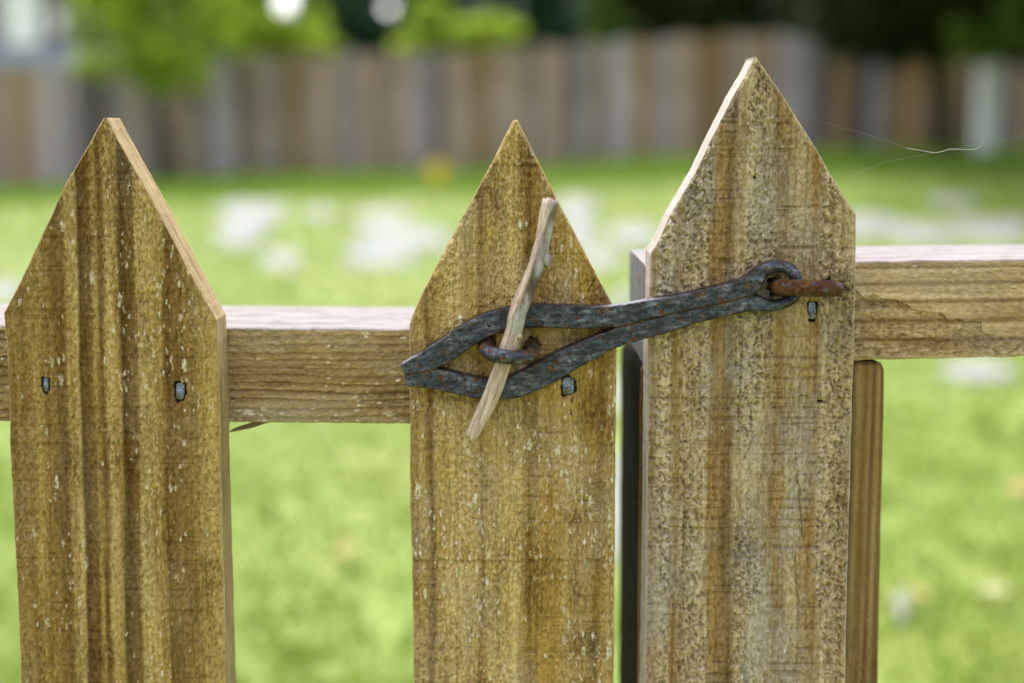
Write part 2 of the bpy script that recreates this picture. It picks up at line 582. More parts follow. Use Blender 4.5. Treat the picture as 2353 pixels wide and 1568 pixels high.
TONE_AT = [(-400, 'G'), (0, 'T'), (58, 'B'), (82, 'L'), (182, 'D'), (270, 'G'), (330, 'D'), (368, 'B'), (400, 'G'), (440, 'B'), (482, 'L'), (590, 'T'),
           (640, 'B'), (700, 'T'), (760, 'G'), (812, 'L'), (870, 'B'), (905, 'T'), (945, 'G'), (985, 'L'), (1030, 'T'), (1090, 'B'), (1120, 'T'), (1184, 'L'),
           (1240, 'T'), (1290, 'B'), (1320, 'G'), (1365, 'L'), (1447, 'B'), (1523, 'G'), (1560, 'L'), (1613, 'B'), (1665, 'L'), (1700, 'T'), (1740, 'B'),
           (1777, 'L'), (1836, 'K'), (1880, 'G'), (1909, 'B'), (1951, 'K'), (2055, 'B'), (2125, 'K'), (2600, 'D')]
bf = tag(empty('board_fence', (0, FY, float(ground_z(0, FY)))), 'tall weathered board fence of grey and brown boards across the far lawn', 'fence')
bmeshes = []
for k in range(5):
    bm = bmesh.new()
    add_box(bm, -0.069, 0.069, -0.011, 0.011, 0, 1.84 + 0.012 * (k - 2))
    tops = [v for v in bm.verts if v.co.z > 1]
    for v in tops:
        if v.co.x > 0:
            v.co.z -= 0.01 * (k % 3)
    bmesh.ops.bevel(bm, geom=list(bm.edges), offset=0.004, segments=1, affect='EDGES')
    m_ = bpy.data.meshes.new('board')
    bm.to_mesh(m_); bm.free()
    m_.materials.append(M_BOARD)
    bmeshes.append(m_)
x = -16.0
k = 0
while x < 17.0:
    px = CX + x / FY * FOC
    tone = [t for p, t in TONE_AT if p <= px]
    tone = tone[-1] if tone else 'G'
    if px > 1838:  # tree shade put into the board colour here: mostly dark tones
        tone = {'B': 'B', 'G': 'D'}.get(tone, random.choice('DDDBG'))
    elif random.random() < 0.38:
        tone = random.choice('LTBGDTG')
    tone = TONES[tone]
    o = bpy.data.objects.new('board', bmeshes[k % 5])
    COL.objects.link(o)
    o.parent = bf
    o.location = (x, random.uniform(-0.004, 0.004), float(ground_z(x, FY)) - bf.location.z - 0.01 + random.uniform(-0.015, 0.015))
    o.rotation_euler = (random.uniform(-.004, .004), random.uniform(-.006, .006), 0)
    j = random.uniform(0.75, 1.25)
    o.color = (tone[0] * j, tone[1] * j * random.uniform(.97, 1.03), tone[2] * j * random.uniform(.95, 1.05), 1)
    x += 0.1445
    k += 1
for zz in (0.35, 1.45):
    bm = bmesh.new()
    pts = [(q, 0.014, float(ground_z(q, FY)) - bf.location.z + zz) for q in np.linspace(-16, 17, 24)]
    for a_, b_ in zip(pts, pts[1:]):
        v = [bm.verts.new(p) for p in ((a_[0], .013, a_[2]), (a_[0], .053, a_[2]), (a_[0], .053, a_[2] + .09), (a_[0], .013, a_[2] + .09),
                                       (b_[0], .013, b_[2]), (b_[0], .053, b_[2]), (b_[0], .053, b_[2] + .09), (b_[0], .013, b_[2] + .09))]
        for f in ((0, 1, 5, 4), (1, 2, 6, 5), (2, 3, 7, 6), (3, 0, 4, 7)):
            bm.faces.new([v[i] for i in f])
    r_ = from_bm('fence_rail', bm, M_BOARD, bf)
    r_.color = (0.2, 0.16, 0.12, 1)

# ------------------------------------------------------------------ background: house
def plain(name, col, rough=0.8, var=0.15, scale=6.0, spec=0.3, metal=0.0):
    n = NT(name)
    a = n.noise(n.map(scale=(scale,) * 3), 1, 4, 0.6)
    c = n.mix(n.range(a, 0.3, 0.7, 0, var * 2), col, tuple(q * 0.6 for q in col))
    n.bsdf(c, rough, metal, spec)
    return n.m


M_WHITE = plain('white_paint', (0.84, 0.84, 0.86), 0.6)
M_SIDING = plain('dark_siding', (0.14, 0.13, 0.14), 0.7)
M_SLATE = plain('blue_grey_roof', (0.24, 0.28, 0.31), 0.8)
M_GLASS = plain('window_glass', (0.30, 0.33, 0.36), 0.12, 0.05, 1.0, 0.6)
HY = 40.0
house = tag(empty('house', (-16.0, HY, float(ground_z(-16, HY)))), 'dark sided house with white upstairs windows, seen above the left end of the board fence', 'house')
hz = house.location.z


def hbox(name, x0, x1, y0, y1, z0, z1, m, parent, bevel=0.0):
    bm = bmesh.new()
    add_box(bm, x0 + 16, x1 + 16, y0 - HY, y1 - HY, z0 - hz, z1 - hz, bevel)
    return from_bm(name, bm, m, parent)


hbox('wall', -24, -11.9, 40, 48, hz - 0.1, 5.6, M_SIDING, house)
def hwin(x0, x1, z0, z1):
    fr = hbox('window', x0, x1, 39.93, 39.998, z0, z1, M_WHITE, house, 0.01)
    m = 0.5 * (z0 + z1)
    hbox('pane', x0 + .09, x1 - .09, 39.92, 39.929, m + .04, z1 - .09, M_WHITE, fr)
    hbox('pane', x0 + .09, x1 - .09, 39.92, 39.929, z0 + .09, m - .04, M_WHITE, fr)
hwin(-13.97, -12.95, 3.22, 4.85)
hwin(-12.62, -12.32, 3.6, 4.15)
hwin(-15.4, -14.6, 3.3, 4.85)
bm = bmesh.new()
for (xa, xb) in ((-24.2, -11.7),):
    v = [bm.verts.new(p) for p in ((xa + 16, -0.9, 2.72 - hz), (xb + 16, -0.9, 2.72 - hz), (xb + 16, -0.01, 3.18 - hz), (xa + 16, -0.01, 3.18 - hz),
                                   (xa + 16, -0.9, 2.62 - hz), (xb + 16, -0.9, 2.62 - hz), (xb + 16, -0.01, 2.62 - hz), (xa + 16, -0.01, 2.62 - hz))]
    for f in ((0, 1, 2, 3), (4, 7, 6, 5), (0, 4, 5, 1), (1, 5, 6, 2), (3, 7, 4, 0), (2, 6, 7, 3)):
        bm.faces.new([v[i] for i in f])
from_bm('porch_roof', bm, M_SLATE, house)
bm = bmesh.new()
v = [bm.verts.new((p[0] + 16, p[1] - HY, p[2] - hz)) for p in ((-24.4, 39.4, 5.45), (-11.5, 39.4, 5.45), (-11.5, 44, 8.2), (-24.4, 44, 8.2), (-11.5, 48.6, 5.45), (-24.4, 48.6, 5.45))]
for f in ((0, 1, 2, 3), (3, 2, 4, 5), (0, 5, 4, 1), (1, 4, 2), (0, 3, 5)):
    bm.faces.new([v[i] for i in f])
from_bm('roof', bm, plain('dark_roof', (0.10, 0.09, 0.10)), house)

# ------------------------------------------------------------------ background: trees
M_LEAF_BRIGHT = green_mat('leaves_bright', [(0.0, (0.184, 0.287, 0.021)), (0.5, (0.287, 0.391, 0.052)), (1.0, (0.437, 0.460, 0.086))], 1.6, 0.5, (1.5, 1.5, 0.9))
M_LEAF_MID = green_mat('leaves_mid', [(0.0, (0.05, 0.11, 0.02)), (0.6, (0.10, 0.17, 0.022)), (1.0, (0.18, 0.22, 0.028))], 1.6, 0.35)
M_LEAF_TEAL = green_mat('leaves_blue_green', [(0.0, (0.03, 0.075, 0.05)), (0.6, (0.05, 0.115, 0.07)), (1.0, (0.09, 0.17, 0.09))], 1.4, 0.35, (1.3, 1.4, 1.1))
M_LEAF_DARK = green_mat('leaves_dark', [(0.0, (0.012, 0.024, 0.006)), (0.6, (0.024, 0.045, 0.008)), (1.0, (0.06, 0.085, 0.012))], 1.4, 0.15)
M_BARK = plain('bark', (0.09, 0.07, 0.05), 0.95, 0.4, 9)


SKY_GAPS = [(655, -4, 36, 42), (490, 2, 12, 16), (892, 16, 22, 26)]


def leaf_mesh(name, clumps, count, size, gaps=None):
    """clumps: (centre, radii, weight). leaves as bent quads on twig-sized sub-clumps"""
    w = np.array([c[2] for c in clumps], float)
    w /= w.sum()
    V = []
    for (c, r, _), k in zip(clumps, (w * count).astype(int)):
        nsub = max(6, k // 60)
        d = rng.normal(size=(nsub, 3)); d /= np.linalg.norm(d, axis=1)[:, None]
        rad = rng.random(nsub) ** 0.45
        sub = np.array(c) + d * rad[:, None] * np.array(r)
        idx = rng.integers(0, nsub, k)
        sr = 0.22 * float(np.mean(r))
        p = sub[idx] + rng.normal(size=(k, 3)) * sr * np.array([1, 1, 0.7])
        nrm = rng.normal(size=(k, 3)); nrm[:, 2] = np.abs(nrm[:, 2]) + 0.5
        nrm /= np.linalg.norm(nrm, axis=1)[:, None]
        t = np.cross(nrm, rng.normal(size=(k, 3))); t /= np.linalg.norm(t, axis=1)[:, None]
        b = np.cross(nrm, t)
        s = size * (0.6 + 0.8 * rng.random(k))[:, None]
        q = np.stack([p - t * s, p - b * s * 0.45 - nrm * s * .1, p + t * s, p + b * s * 0.45 - nrm * s * .1], 1)
        V.append(q.reshape(-1, 3))
    V = np.concatenate(V)
    if gaps is not None:
        q = V.reshape(-1, 4, 3)
        m_ = q.mean(1)
        ok = np.ones(len(q), bool)
        for gc, gr_ in gaps:
            ok &= (((m_ - np.array(gc)) / np.array(gr_)) ** 2).sum(1) > 1
        V = q[ok].reshape(-1, 3)
    nq = len(V) // 4
    me = bpy.data.meshes.new(name)
    me.vertices.add(len(V)); me.vertices.foreach_set('co', V.ravel())
    me.loops.add(nq * 4); me.loops.foreach_set('vertex_index', np.arange(nq * 4, dtype=np.int32))
    me.polygons.add(nq); me.polygons.foreach_set('loop_start', np.arange(0, nq * 4, 4, dtype=np.int32))
    me.polygons.foreach_set('loop_total', np.full(nq, 4, dtype=np.int32))
    me.update()
    return me


def tree(name, label, cat, base, clumps, count, size, mat, trunk_r, group=None):
    root = tag(empty(name, base), label, cat, group)
    B = Vector(base)
    rel = [(Vector(c) - B, r, w) for c, r, w in clumps]
    top = max(rel, key=lambda c: c[0].z)
    bm = bmesh.new()
    cen = sum((c for c, r, w in rel), Vector()) / len(rel)
    fork = Vector((cen.x * 0.35, cen.y * 0.35, max(0.5, min(c.z - r[2] * 0.5 for c, r, w in rel))))
    add_tube(bm, [(0, 0, -0.05), fork * 0.5 + Vector((0.03, 0, 0)), fork, fork.lerp(top[0], 0.5), top[0]],
             [trunk_r * 1.25, trunk_r, trunk_r * 0.85, trunk_r * 0.5, trunk_r * 0.15], 8)
    for c, r, w in rel:
        mid = fork.lerp(c, 0.5) + Vector((0, 0, 0.08 * (c - fork).length))
        add_tube(bm, [fork * 0.9, mid, c], [trunk_r * 0.5, trunk_r * 0.3, trunk_r * 0.08], 6)
    from_bm('trunk', bm, M_BARK, root, smooth=True)
    link_mesh('crown', leaf_mesh('crown', rel, count, size, [(at(gx, gy, B.y) - B, (gw * B.y / FOC, 9, gh * B.y / FOC)) for gx, gy, gw, gh in SKY_GAPS]), mat, root)
    return root


def cl(px, py, Y, rx, rz, ry=None, w=None):
    c = at(px, py, Y)
    k = Y / FOC
    a, b = rx * k, rz * k
    d = ry if ry else 0.7 * a
    return (c, (a, d, b), w if w else max(a * b, 0.05))


def gb(px, Y):
    x = (px - CX) / FOC * Y
    return (x, Y, float(ground_z(x, Y)))


tree('leafy_tree', 'bright green leafy tree leaning over the left part of the board fence', 'tree', gb(388, 20.6),
     [cl(250, 40, 20.6, 85, 60), cl(330, 20, 20.8, 70, 70), cl(360, 100, 20.4, 110, 60), cl(430, 70, 20.6, 60, 60), cl(300, 150, 20.2, 75, 45), cl(250, -60, 21, 120, 90), cl(420, -70, 21, 110, 90), cl(380, 175, 20.3, 60, 35), cl(455, 170, 20.2, 50, 40), cl(230, 150, 20.2, 55, 35), cl(480, 60, 20.8, 60, 50), cl(200, 60, 20.7, 50, 50)],
     5200, 0.085, M_LEAF_BRIGHT, 0.10)
tree('leafy_tree', 'yellow green leafy tree rising behind the fence left of the centre picket', 'tree', gb(640, 25),
     [cl(600, 75, 25, 70, 50), cl(690, 75, 25, 85, 45), cl(640, 110, 25, 110, 35), cl(560, 20, 25.5, 80, 60), cl(600, -60, 25.5, 90, 70), cl(740, 110, 24.5, 50, 30)],
     7000, 0.1, M_LEAF_BRIGHT, 0.07)
tree('bush', 'yellow green bush topping the board fence above the middle picket', 'bush', gb(1050, 24),
     [cl(980, 60, 24, 38, 70), cl(1060, 95, 24, 90, 35), cl(1130, 80, 24, 55, 40), cl(1000, 100, 24, 80, 30)], 4500, 0.09, M_LEAF_BRIGHT, 0.05)
tree('sapling', 'thin light green sapling standing before the dark trees behind the fence', 'tree', gb(1385, 24),
     [cl(1385, 40, 24, 32, 60), cl(1375, -50, 24, 45, 60), cl(1400, 95, 24, 35, 30)], 2200, 0.09, M_LEAF_MID, 0.04)
# dark blue-green trees farther off
far = [(520, 33, 'leftmost of the dark blue green trees behind the house and fence', 190), (800, 34, 'dark blue green tree left of the middle picket, behind the fence', 130),
       (1010, 36, 'dark blue green tree straight behind the tip of the middle picket', 140), (1260, 33, 'dark blue green tree between the middle picket and the sapling', 130)]
for px, Y, lab, r in far:
    tree('dark_tree', lab, 'tree', gb(px, Y),
         [cl(px, 40, Y, r, 130), cl(px - r * .6, -70, Y, r * .7, 110), cl(px + r * .55, -90, Y + .5, r * .7, 110), cl(px, -190, Y, r * .8, 100), cl(px + 20, 150, Y, r * 1.05, 80)],
         9000, 0.17, M_LEAF_TEAL, 0.18)
for px, Y, lab in ((1640, 26, 'large dark tree behind the fence above the tall right picket'), (1960, 25.5, 'large dark tree behind the fence right of the tall picket'),
                   (2330, 26, 'rightmost large dark tree behind the fence')):
    tree('shade_tree', lab, 'tree', gb(px, Y),
         [cl(px, 30, Y, 190, 90), cl(px - 140, -60, Y, 150, 110), cl(px + 140, -60, Y, 150, 110), cl(px, -190, Y, 200, 120), cl(px + 30, 130, Y + .8, 190, 80), cl(px - 190, 60, Y + 1.5, 90, 90), cl(px - 60, -330, Y, 150, 110)],
         14000, 0.15, M_LEAF_DARK, 0.22)
tree('overhanging_tree', 'dark tree whose low boughs hang over the shaded right end of the fence', 'tree', gb(2160, 20.8),
     [cl(1960, 60, 20.2, 110, 60), cl(2090, 60, 19.6, 130, 70), cl(1900, 70, 20.6, 50, 30), cl(2060, 100, 20.2, 110, 40), cl(2200, 40, 19.5, 120, 80), cl(2330, 60, 19, 110, 90), cl(2000, -80, 19, 230, 100),
      cl(2300, -90, 18, 260, 120), cl(2200, -260, 18, 300, 140), cl(1850, -190, 19, 180, 100), cl(2500, 0, 18, 180, 130), cl(2150, -330, 16, 330, 120, 2.2), cl(2500, -300, 15, 300, 120, 2.2), cl(1900, 40, 20.9, 70, 60), cl(2010, 105, 20.6, 90, 40), cl(2200, -420, 14, 380, 110, 2.4)],  # high near clumps are added out of view to shade the fence end
     34000, 0.11, M_LEAF_DARK, 0.2)
tree('leafy_bough_tree', 'green leafy tree with a low lit bough at the right edge above the pale post', 'tree', gb(2420, 16),
     [cl(2250, 105, 16, 70, 40), cl(2320, 80, 16, 60, 60), cl(2215, 70, 16, 40, 30), cl(2400, 20, 16, 80, 80)], 2600, 0.07, M_LEAF_MID, 0.06)

# far belt of woodland behind everything
bclumps = []
for px in range(-700, 3200, 150):
    for py in (150, 20, -130, -280):
        bclumps.append(cl(px + random.uniform(-50, 50), py + random.uniform(-30, 30), 60 + random.uniform(-3, 3), 120, 90, 2.0))
# leave small gaps of sky
bclumps = [c for c in bclumps]
gapo = tag(link_mesh('woodland', leaf_mesh('woodland', bclumps, 22000, 0.42, [(at(gx, gy, 60), (gw * 60 / FOC, 9, gh * 60 / FOC)) for gx, gy, gw, gh in SKY_GAPS]), M_LEAF_TEAL), kind='stuff')

# pale post
bm = bmesh.new()
pp = gb(2250, 20.0)
k = 20.0 / FOC
add_box(bm, -0.12, 0.12, -0.12, 0.12, -0.05, 1.95, 0.012)
add_box(bm, -0.135, 0.135, -0.135, 0.135, 1.951, 2.0, 0.01)
po = tag(from_bm('pale_post', bm, plain('pale_post_paint', (0.55, 0.59, 0.61), 0.7, 0.1), loc=pp), 'pale grey post standing before the dark right end of the board fence', 'post')
po.rotation_euler = (0, R(0.8), 0)

# yellow flower and fallen leaves on the lawn
fl_p = on_ground(1004, 448)
fr = tag(empty('flower', fl_p), 'single yellow flower head standing in the lawn near the far fence', 'flower')
bm = bmesh.new()
add_tube(bm, [(0, 0, 0), (0.005, 0, 0.1), (0, 0, 0.2)], [0.008, 0.007, 0.006], 6)
from_bm('stem', bm, M_GRASS, fr)
bm = bmesh.new()
for k in range(26):
    a = 2 * math.pi * k / 26
    el = 0.15 + 0.5 * (k % 3)
    d = Vector((math.cos(a) * math.cos(el), math.sin(a) * math.cos(el), math.sin(el)))
    s = d.cross(Vector((0, 0, 1))).normalized() * 0.022
    c = Vector((0, 0, 0.2))
    v = [bm.verts.new(p) for p in (c, c + d * .1 + s * 2, c + d * .2, c + d * .1 - s * 2)]
    bm.faces.new(v)
bmesh.ops.create_uvsphere(bm, u_segments=10, v_segments=6, radius=0.09, matrix=Matrix.Translation((0, 0, 0.2)))
from_bm('flower_head', bm, plain('yellow_petals', (0.66, 0.54, 0.03), 0.6), fr)


def leaf_thing(px, py, label, col, size, rot):
    p = on_ground(px, py)
    bm = bmesh.new()
    N = 9
    L, Rr, Mi = [], [], []
    for i in range(N):
        t = i / (N - 1)
        w = 0.42 * size * math.sin(math.pi * t ** 0.8) * (1 - 0.3 * t)
        zc = 0.012 + 0.05 * size * math.sin(math.pi * t)
        Mi.append(bm.verts.new((t * size - size / 2, 0, zc)))
        L.append(bm.verts.new((t * size - size / 2, w, zc + 0.25 * w)))
        Rr.append(bm.verts.new((t * size - size / 2, -w, zc + 0.2 * w)))
    for i in range(N - 1):
        bm.faces.new((Mi[i], Mi[i + 1], L[i + 1], L[i]))
        bm.faces.new((Rr[i], Rr[i + 1], Mi[i + 1], Mi[i]))
    bmesh.ops.remove_doubles(bm, verts=bm.verts, dist=1e-5)
    o = tag(from_bm('fallen_leaf', bm, col, loc=p + Vector((0, 0, 0.03)), smooth=True), label, 'leaf', 'fallen leaves on the lawn')
    o.rotation_euler = (0.1, -0.15, rot)


M_DRY = plain('dry_leaf_orange', (0.27, 0.20, 0.06), 0.7)
M_DRYP = plain('dry_leaf_pale', (0.27, 0.25, 0.12), 0.7)
leaf_thing(800, 1305, 'small orange brown fallen leaf on the grass between the left and middle pickets', M_DRY, 0.06, 0.5)
leaf_thing(2338, 1155, 'orange fallen leaf on the grass at the right edge right of the post', M_DRY, 0.09, 1.2)
leaf_thing(2095, 1408, 'brown fallen leaf beside the pale patch right of the post', M_DRY, 0.06, 2.2)
leaf_thing(2285, 1405, 'pale tan fallen leaf low in the grass near the right edge', M_DRYP, 0.07, -0.6)

# ------------------------------------------------------------------ the gate and fence in front
TH = 0.023                         # picket thickness
RY = D + TH + 0.0008               # front of the rails


def resample(poly, step, jit=0.0, seed=0):
    out = []
    m = len(poly)
    for i in range(m):
        a, b = poly[i], poly[(i + 1) % m]
        L = (b - a).length
        kk = max(1, int(L / step))
        nrm = Vector((-(b - a).z, 0, (b - a).x)).normalized() if L > 0 else Vector()
        for q in range(kk):
            p = a.lerp(b, q / kk)
            if q and jit:
                s = p.x * 60 + p.z * 90
                p = p + nrm * jit * (mnoise.noise(Vector((s, seed, 0))) + 0.7 * mnoise.noise(Vector((p.x * 420, seed + 5, p.z * 420))))
            out.append(p)
    return out


def picket(parent, origin, outline, mats, cutters, seed):
    """a board as one closed mesh; its seen face is fine enough to carry real saw relief, nail pockets and cracks"""
    pts = [at(x, y, D) for x, y in outline]
    zb = 0.03
    a = pts[0]
    pr = a + (a - pts[2]) * ((a.z - zb) / (pts[2].z - a.z))
    q = pts[-1] + (pts[-1] - pts[-3]) * ((pts[-1].z - zb) / (pts[-3].z - pts[-1].z))
    poly = resample([pr] + pts + [q], 0.0022, 0.00028, seed)
    poly = [p for p in poly if p.z > zb + 1e-4 or p is poly[0]]
    zs = np.array([p.z for p in poly]); xs_ = np.array([p.x for p in poly]) - origin.x
    it = int(np.argmax(zs))
    rc, lc_ = np.argsort(zs[:it + 1]), np.argsort(zs[it:])
    ztop = zs[it] - 0.0004
    zden = at(0, 1640, D).z
    rows = np.concatenate([np.linspace(zb, zden, 60)[:-1], np.arange(zden, ztop, 0.0005), [ztop]])
    XR = np.interp(rows, zs[:it + 1][rc], xs_[:it + 1][rc])
    XL = np.interp(rows, zs[it:][lc_], xs_[it:][lc_])
    mid = 0.5 * (XL + XR)
    XR = np.maximum(XR, mid + 0.0009); XL = np.minimum(XL, mid - 0.0009)
    NC, b = 208, 0.0005
    fr = np.linspace(0, 1, NC + 1)
    GX = (XL + b)[:, None] * (1 - fr) + (XR - b)[:, None] * fr
    GZ = np.repeat(rows[:, None], NC + 1, 1)
    GY = np.zeros_like(GX)
    edge = np.minimum(np.minimum(GX - XL[:, None], XR[:, None] - GX) / 0.0016, (ztop - GZ) / 0.002)
    fade = np.clip(edge, 0, 1)
    carve = np.zeros_like(GX)
    for kind, *arg in cutters:
        if kind in ('hole', 'slot'):
            p = arg[0]
            w, h_, dep = (arg[1] * 2, arg[1] * 2, arg[2]) if kind == 'hole' else arg[1:]
            dx, dz = (GX - (p.x - origin.x)) / (w / 2), (GZ - p.z) / (h_ / 2)
            pw = 2.0 if kind == 'hole' else 3.2
            wob = 1 + 0.12 * np.sin(3 * np.arctan2(dz, dx) + p.x * 300) + 0.07 * np.sin(7 * np.arctan2(dz, dx) + p.z * 500)
            r = (np.abs(dx) ** pw + np.abs(dz) ** pw) ** (1 / pw) / wob
            carve = np.maximum(carve, dep * np.clip((1.08 - r) / 0.16, 0, 1))
            # crushed fibres pressed in around it
            carve = np.maximum(carve, 0.0007 * np.clip((1.55 - r) / 0.5, 0, 1))
        else:
            line, w, dep = arg
            L = np.array(smooth_path([tuple(at(x, y, D) - origin) for x, y in line], 10))
            zl = L[:, 2] + origin.z
            o_ = np.argsort(zl)
            if abs(L[0, 2] - L[-1, 2]) > abs(L[0, 0] - L[-1, 0]):
                cx_ = np.interp(GZ, zl[o_], L[o_, 0])
                t_ = (GZ - zl.min()) / (zl.max() - zl.min())
                dd = np.abs(GX - cx_)
            else:
                ox = np.argsort(L[:, 0])
                cz_ = np.interp(GX, L[ox, 0], zl[ox])
                t_ = (GX - L[:, 0].min()) / (L[:, 0].max() - L[:, 0].min())
                dd = np.abs(GZ - cz_)
            ww = 0.5 * w * np.sqrt(np.clip(np.sin(np.pi * np.clip(t_, 0, 1)), 0, 1))
            carve = np.maximum(carve, dep * np.clip((ww - dd) / 0.00025 + 0.45, 0, 1) * (ww > 2e-5))
    GY = GY + carve
    fade = fade * np.clip(1 - carve / 0.0010, 0, 1)
    nr = len(rows)
    W_ = NC + 5
    V = np.zeros((nr, W_, 3))
    V[:, 2:-2, 0], V[:, 2:-2, 1], V[:, 2:-2, 2] = GX, GY, GZ
    for c_, X_, y_ in ((0, XL, TH), (1, XL, b), (W_ - 2, XR, b), (W_ - 1, XR, TH)):
        V[:, c_, 0], V[:, c_, 1], V[:, c_, 2] = X_, y_, rows
    idx = np.arange(nr * W_).reshape(nr, W_)
    Q = np.stack([idx[:-1, :-1], idx[:-1, 1:], idx[1:, 1:], idx[1:, :-1]], -1)
    mi = np.zeros(Q.shape[:2], int)
    mi[:, :2] = 1; mi[:, -2:] = 1
    cf = 0.25 * (carve[:-1, :-1] + carve[1:, :-1] + carve[:-1, 1:] + carve[1:, 1:])
    mi[:, 2:-2][cf > 0.0016] = 2
    Bk = np.stack([idx[:-1, -1], idx[:-1, 0], idx[1:, 0], idx[1:, -1]], -1)
    F = Q.reshape(-1, 4).tolist() + Bk.tolist() + [idx[-1].tolist(), idx[0][::-1].tolist()]
    mi = mi.ravel().tolist() + [1] * len(Bk) + [1, 1]
    me = bpy.data.meshes.new('picket')
    me.from_pydata(V.reshape(-1, 3).tolist(), [], F)
    me.polygons.foreach_set('material_index', mi)
    sm = np.zeros(len(F), bool); sm[:nr * W_] = True
    me.polygons.foreach_set('use_smooth', [m_ != 1 for m_ in mi])
    fa = np.zeros((nr, W_)); fa[:, 2:-2] = fade
    fa[rows < zden] = 0
    at_ = me.attributes.new('fade', 'FLOAT', 'POINT')
    at_.data.foreach_set('value', fa.ravel().astype(np.float32))
    me.update()
    return link_mesh('picket', me, mats, parent, (origin.x - parent.location.x, origin.y - parent.location.y, 0))


# ---- wood colours (pale early wood, brown late wood ...)
PALE, TAN, MIDB, BRN, DRK = (0.535, 0.390, 0.169), (0.433, 0.299, 0.111), (0.320, 0.201, 0.068), (0.215, 0.125, 0.038), (0.124, 0.071, 0.022)
OCH, OCH2 = (0.377, 0.239, 0.068), (0.275, 0.169, 0.050)
GPALE, GTAN, GBRN, GDRK = (0.518, 0.400, 0.225), (0.440, 0.327, 0.169), (0.320, 0.201, 0.072), (0.234, 0.151, 0.060)

M_LEFT = wood_face('left_picket_face', [
    (0.00, .4, MIDB), (0.05, .3, TAN), (0.09, .7, MIDB), (0.17, .7, BRN), (0.20, .1, TAN), (0.235, .1, PALE), (0.255, 1, DRK), (0.30, 1, BRN), (0.325, .1, TAN), (0.35, .8, BRN),
    (0.38, .1, PALE), (0.42, .1, TAN), (0.445, 1, DRK), (0.50, 1, BRN), (0.53, 0, PALE), (0.62, 0, TAN), (0.65, .9, BRN), (0.76, .9, MIDB), (0.82, .2, TAN), (1.0, 0, PALE)],
    0.106, -0.02, 1.7, pits=0.35, saw=0.6, specks=1.0, grime=0.6, wob=0.003, speck_z=(0.70, 0.93, 1.0, 0.45), speck_x=(-0.03, 0.03, 0.3, 1.2), tint=(0.86, 0.84, 0.78), greying=0.12)
M_MID = wood_face('middle_picket_face', [
    (0.00, .4, MIDB), (0.04, .1, TAN), (0.085, .8, BRN), (0.12, .1, TAN), (0.22, 0, PALE), (0.32, .4, TAN), (0.345, .7, OCH2), (0.39, .2, TAN), (0.52, .1, PALE), (0.58, .7, OCH2),
    (0.64, .6, OCH), (0.72, .5, OCH), (0.78, .3, TAN), (0.86, .7, OCH), (0.94, .6, OCH2), (1.0, .3, TAN)],
    0.100, 0.0, 5.1, pits=0.5, saw=0.75, specks=1.9, grime=0.7, wob=0.005, speck_z=(0.74, 0.86, 1.0, 0.30), greying=0.3, steps=[(at(1180, 1286, D).z, 0.0006), (at(1180, 378, D).z, 0.0004)],
    stains=[(at(1365, 940, D).x - at(1178, 940, D).x, at(1365, 940, D).z, 0.012, 0.016, 0.8, (0.35, 0.30, 0.25)), (at(1330, 780, D).x - at(1178, 780, D).x, at(1330, 775, D).z, 0.010, 0.006, 0.8, (0.35, 0.32, 0.28)), (at(1345, 1500, D).x - at(1178, 1500, D).x, at(1345, 1480, D).z, 0.014, 0.012, 0.8, (0.30, 0.26, 0.22))])
M_RIGHT = wood_face('right_picket_face', [
    (0.00, .3, GTAN), (0.05, .1, GPALE), (0.085, .9, GBRN), (0.12, .1, GTAN), (0.17, 0, GPALE), (0.20, .9, GBRN), (0.235, .1, GTAN), (0.33, 0, GPALE), (0.37, .8, GBRN), (0.46, .9, GDRK),
    (0.49, 0, GTAN), (0.56, 0, GPALE), (0.65, 0, GTAN), (0.69, .9, GBRN), (0.78, .7, GTAN), (0.88, .9, GBRN), (0.91, 0, GPALE), (1.0, 0, GTAN)],
    0.100, 0.012, 9.4, pits=1.25, saw=0.9, specks=0.12, grime=0.4, wob=0.005, tint=(0.93, 0.95, 1.10), greying=0.5, grey=(0.36, 0.33, 0.27), steps=[(at(1722, 911, D).z, 0.0004), (at(1722, 1210, D).z, 0.0003)],
    stains=[(at(1900, 760, D).x - at(1722, 760, D).x, at(1900, 750, D).z, 0.016, 0.022, 0.65, (0.5, 0.49, 0.48)), (at(1925, 645, D).x - at(1722, 650, D).x, at(1920, 648, D).z, 0.006, 0.007, 0.7, (0.4, 0.38, 0.38))])
M_EDGE = wood_edge('sawn_edge_cream', (0.48, 0.36, 0.20), (0.27, 0.18, 0.08))
M_EDGE_R = wood_edge('sawn_edge_pale', (0.42, 0.38, 0.355), (0.29, 0.24, 0.20), seed=3.0)
M_HOLE = plain('hole_wood', (0.045, 0.03, 0.018), 0.95, 0.3, 300)

gate = tag(empty('picket_gate', (at(700, 900, D).x, D, 0)), 'brown picket gate left of the gap, held shut by the iron loop and twig', 'gate')
fence = tag(empty('picket_fence', (at(1725, 900, D).x, D, 0)), 'grey brown picket fence end with the tallest picket and a post, right of the gap', 'fence')
for r_ in (gate, fence):
    r_.location.y = D
    bpy.context.view_layer.update()

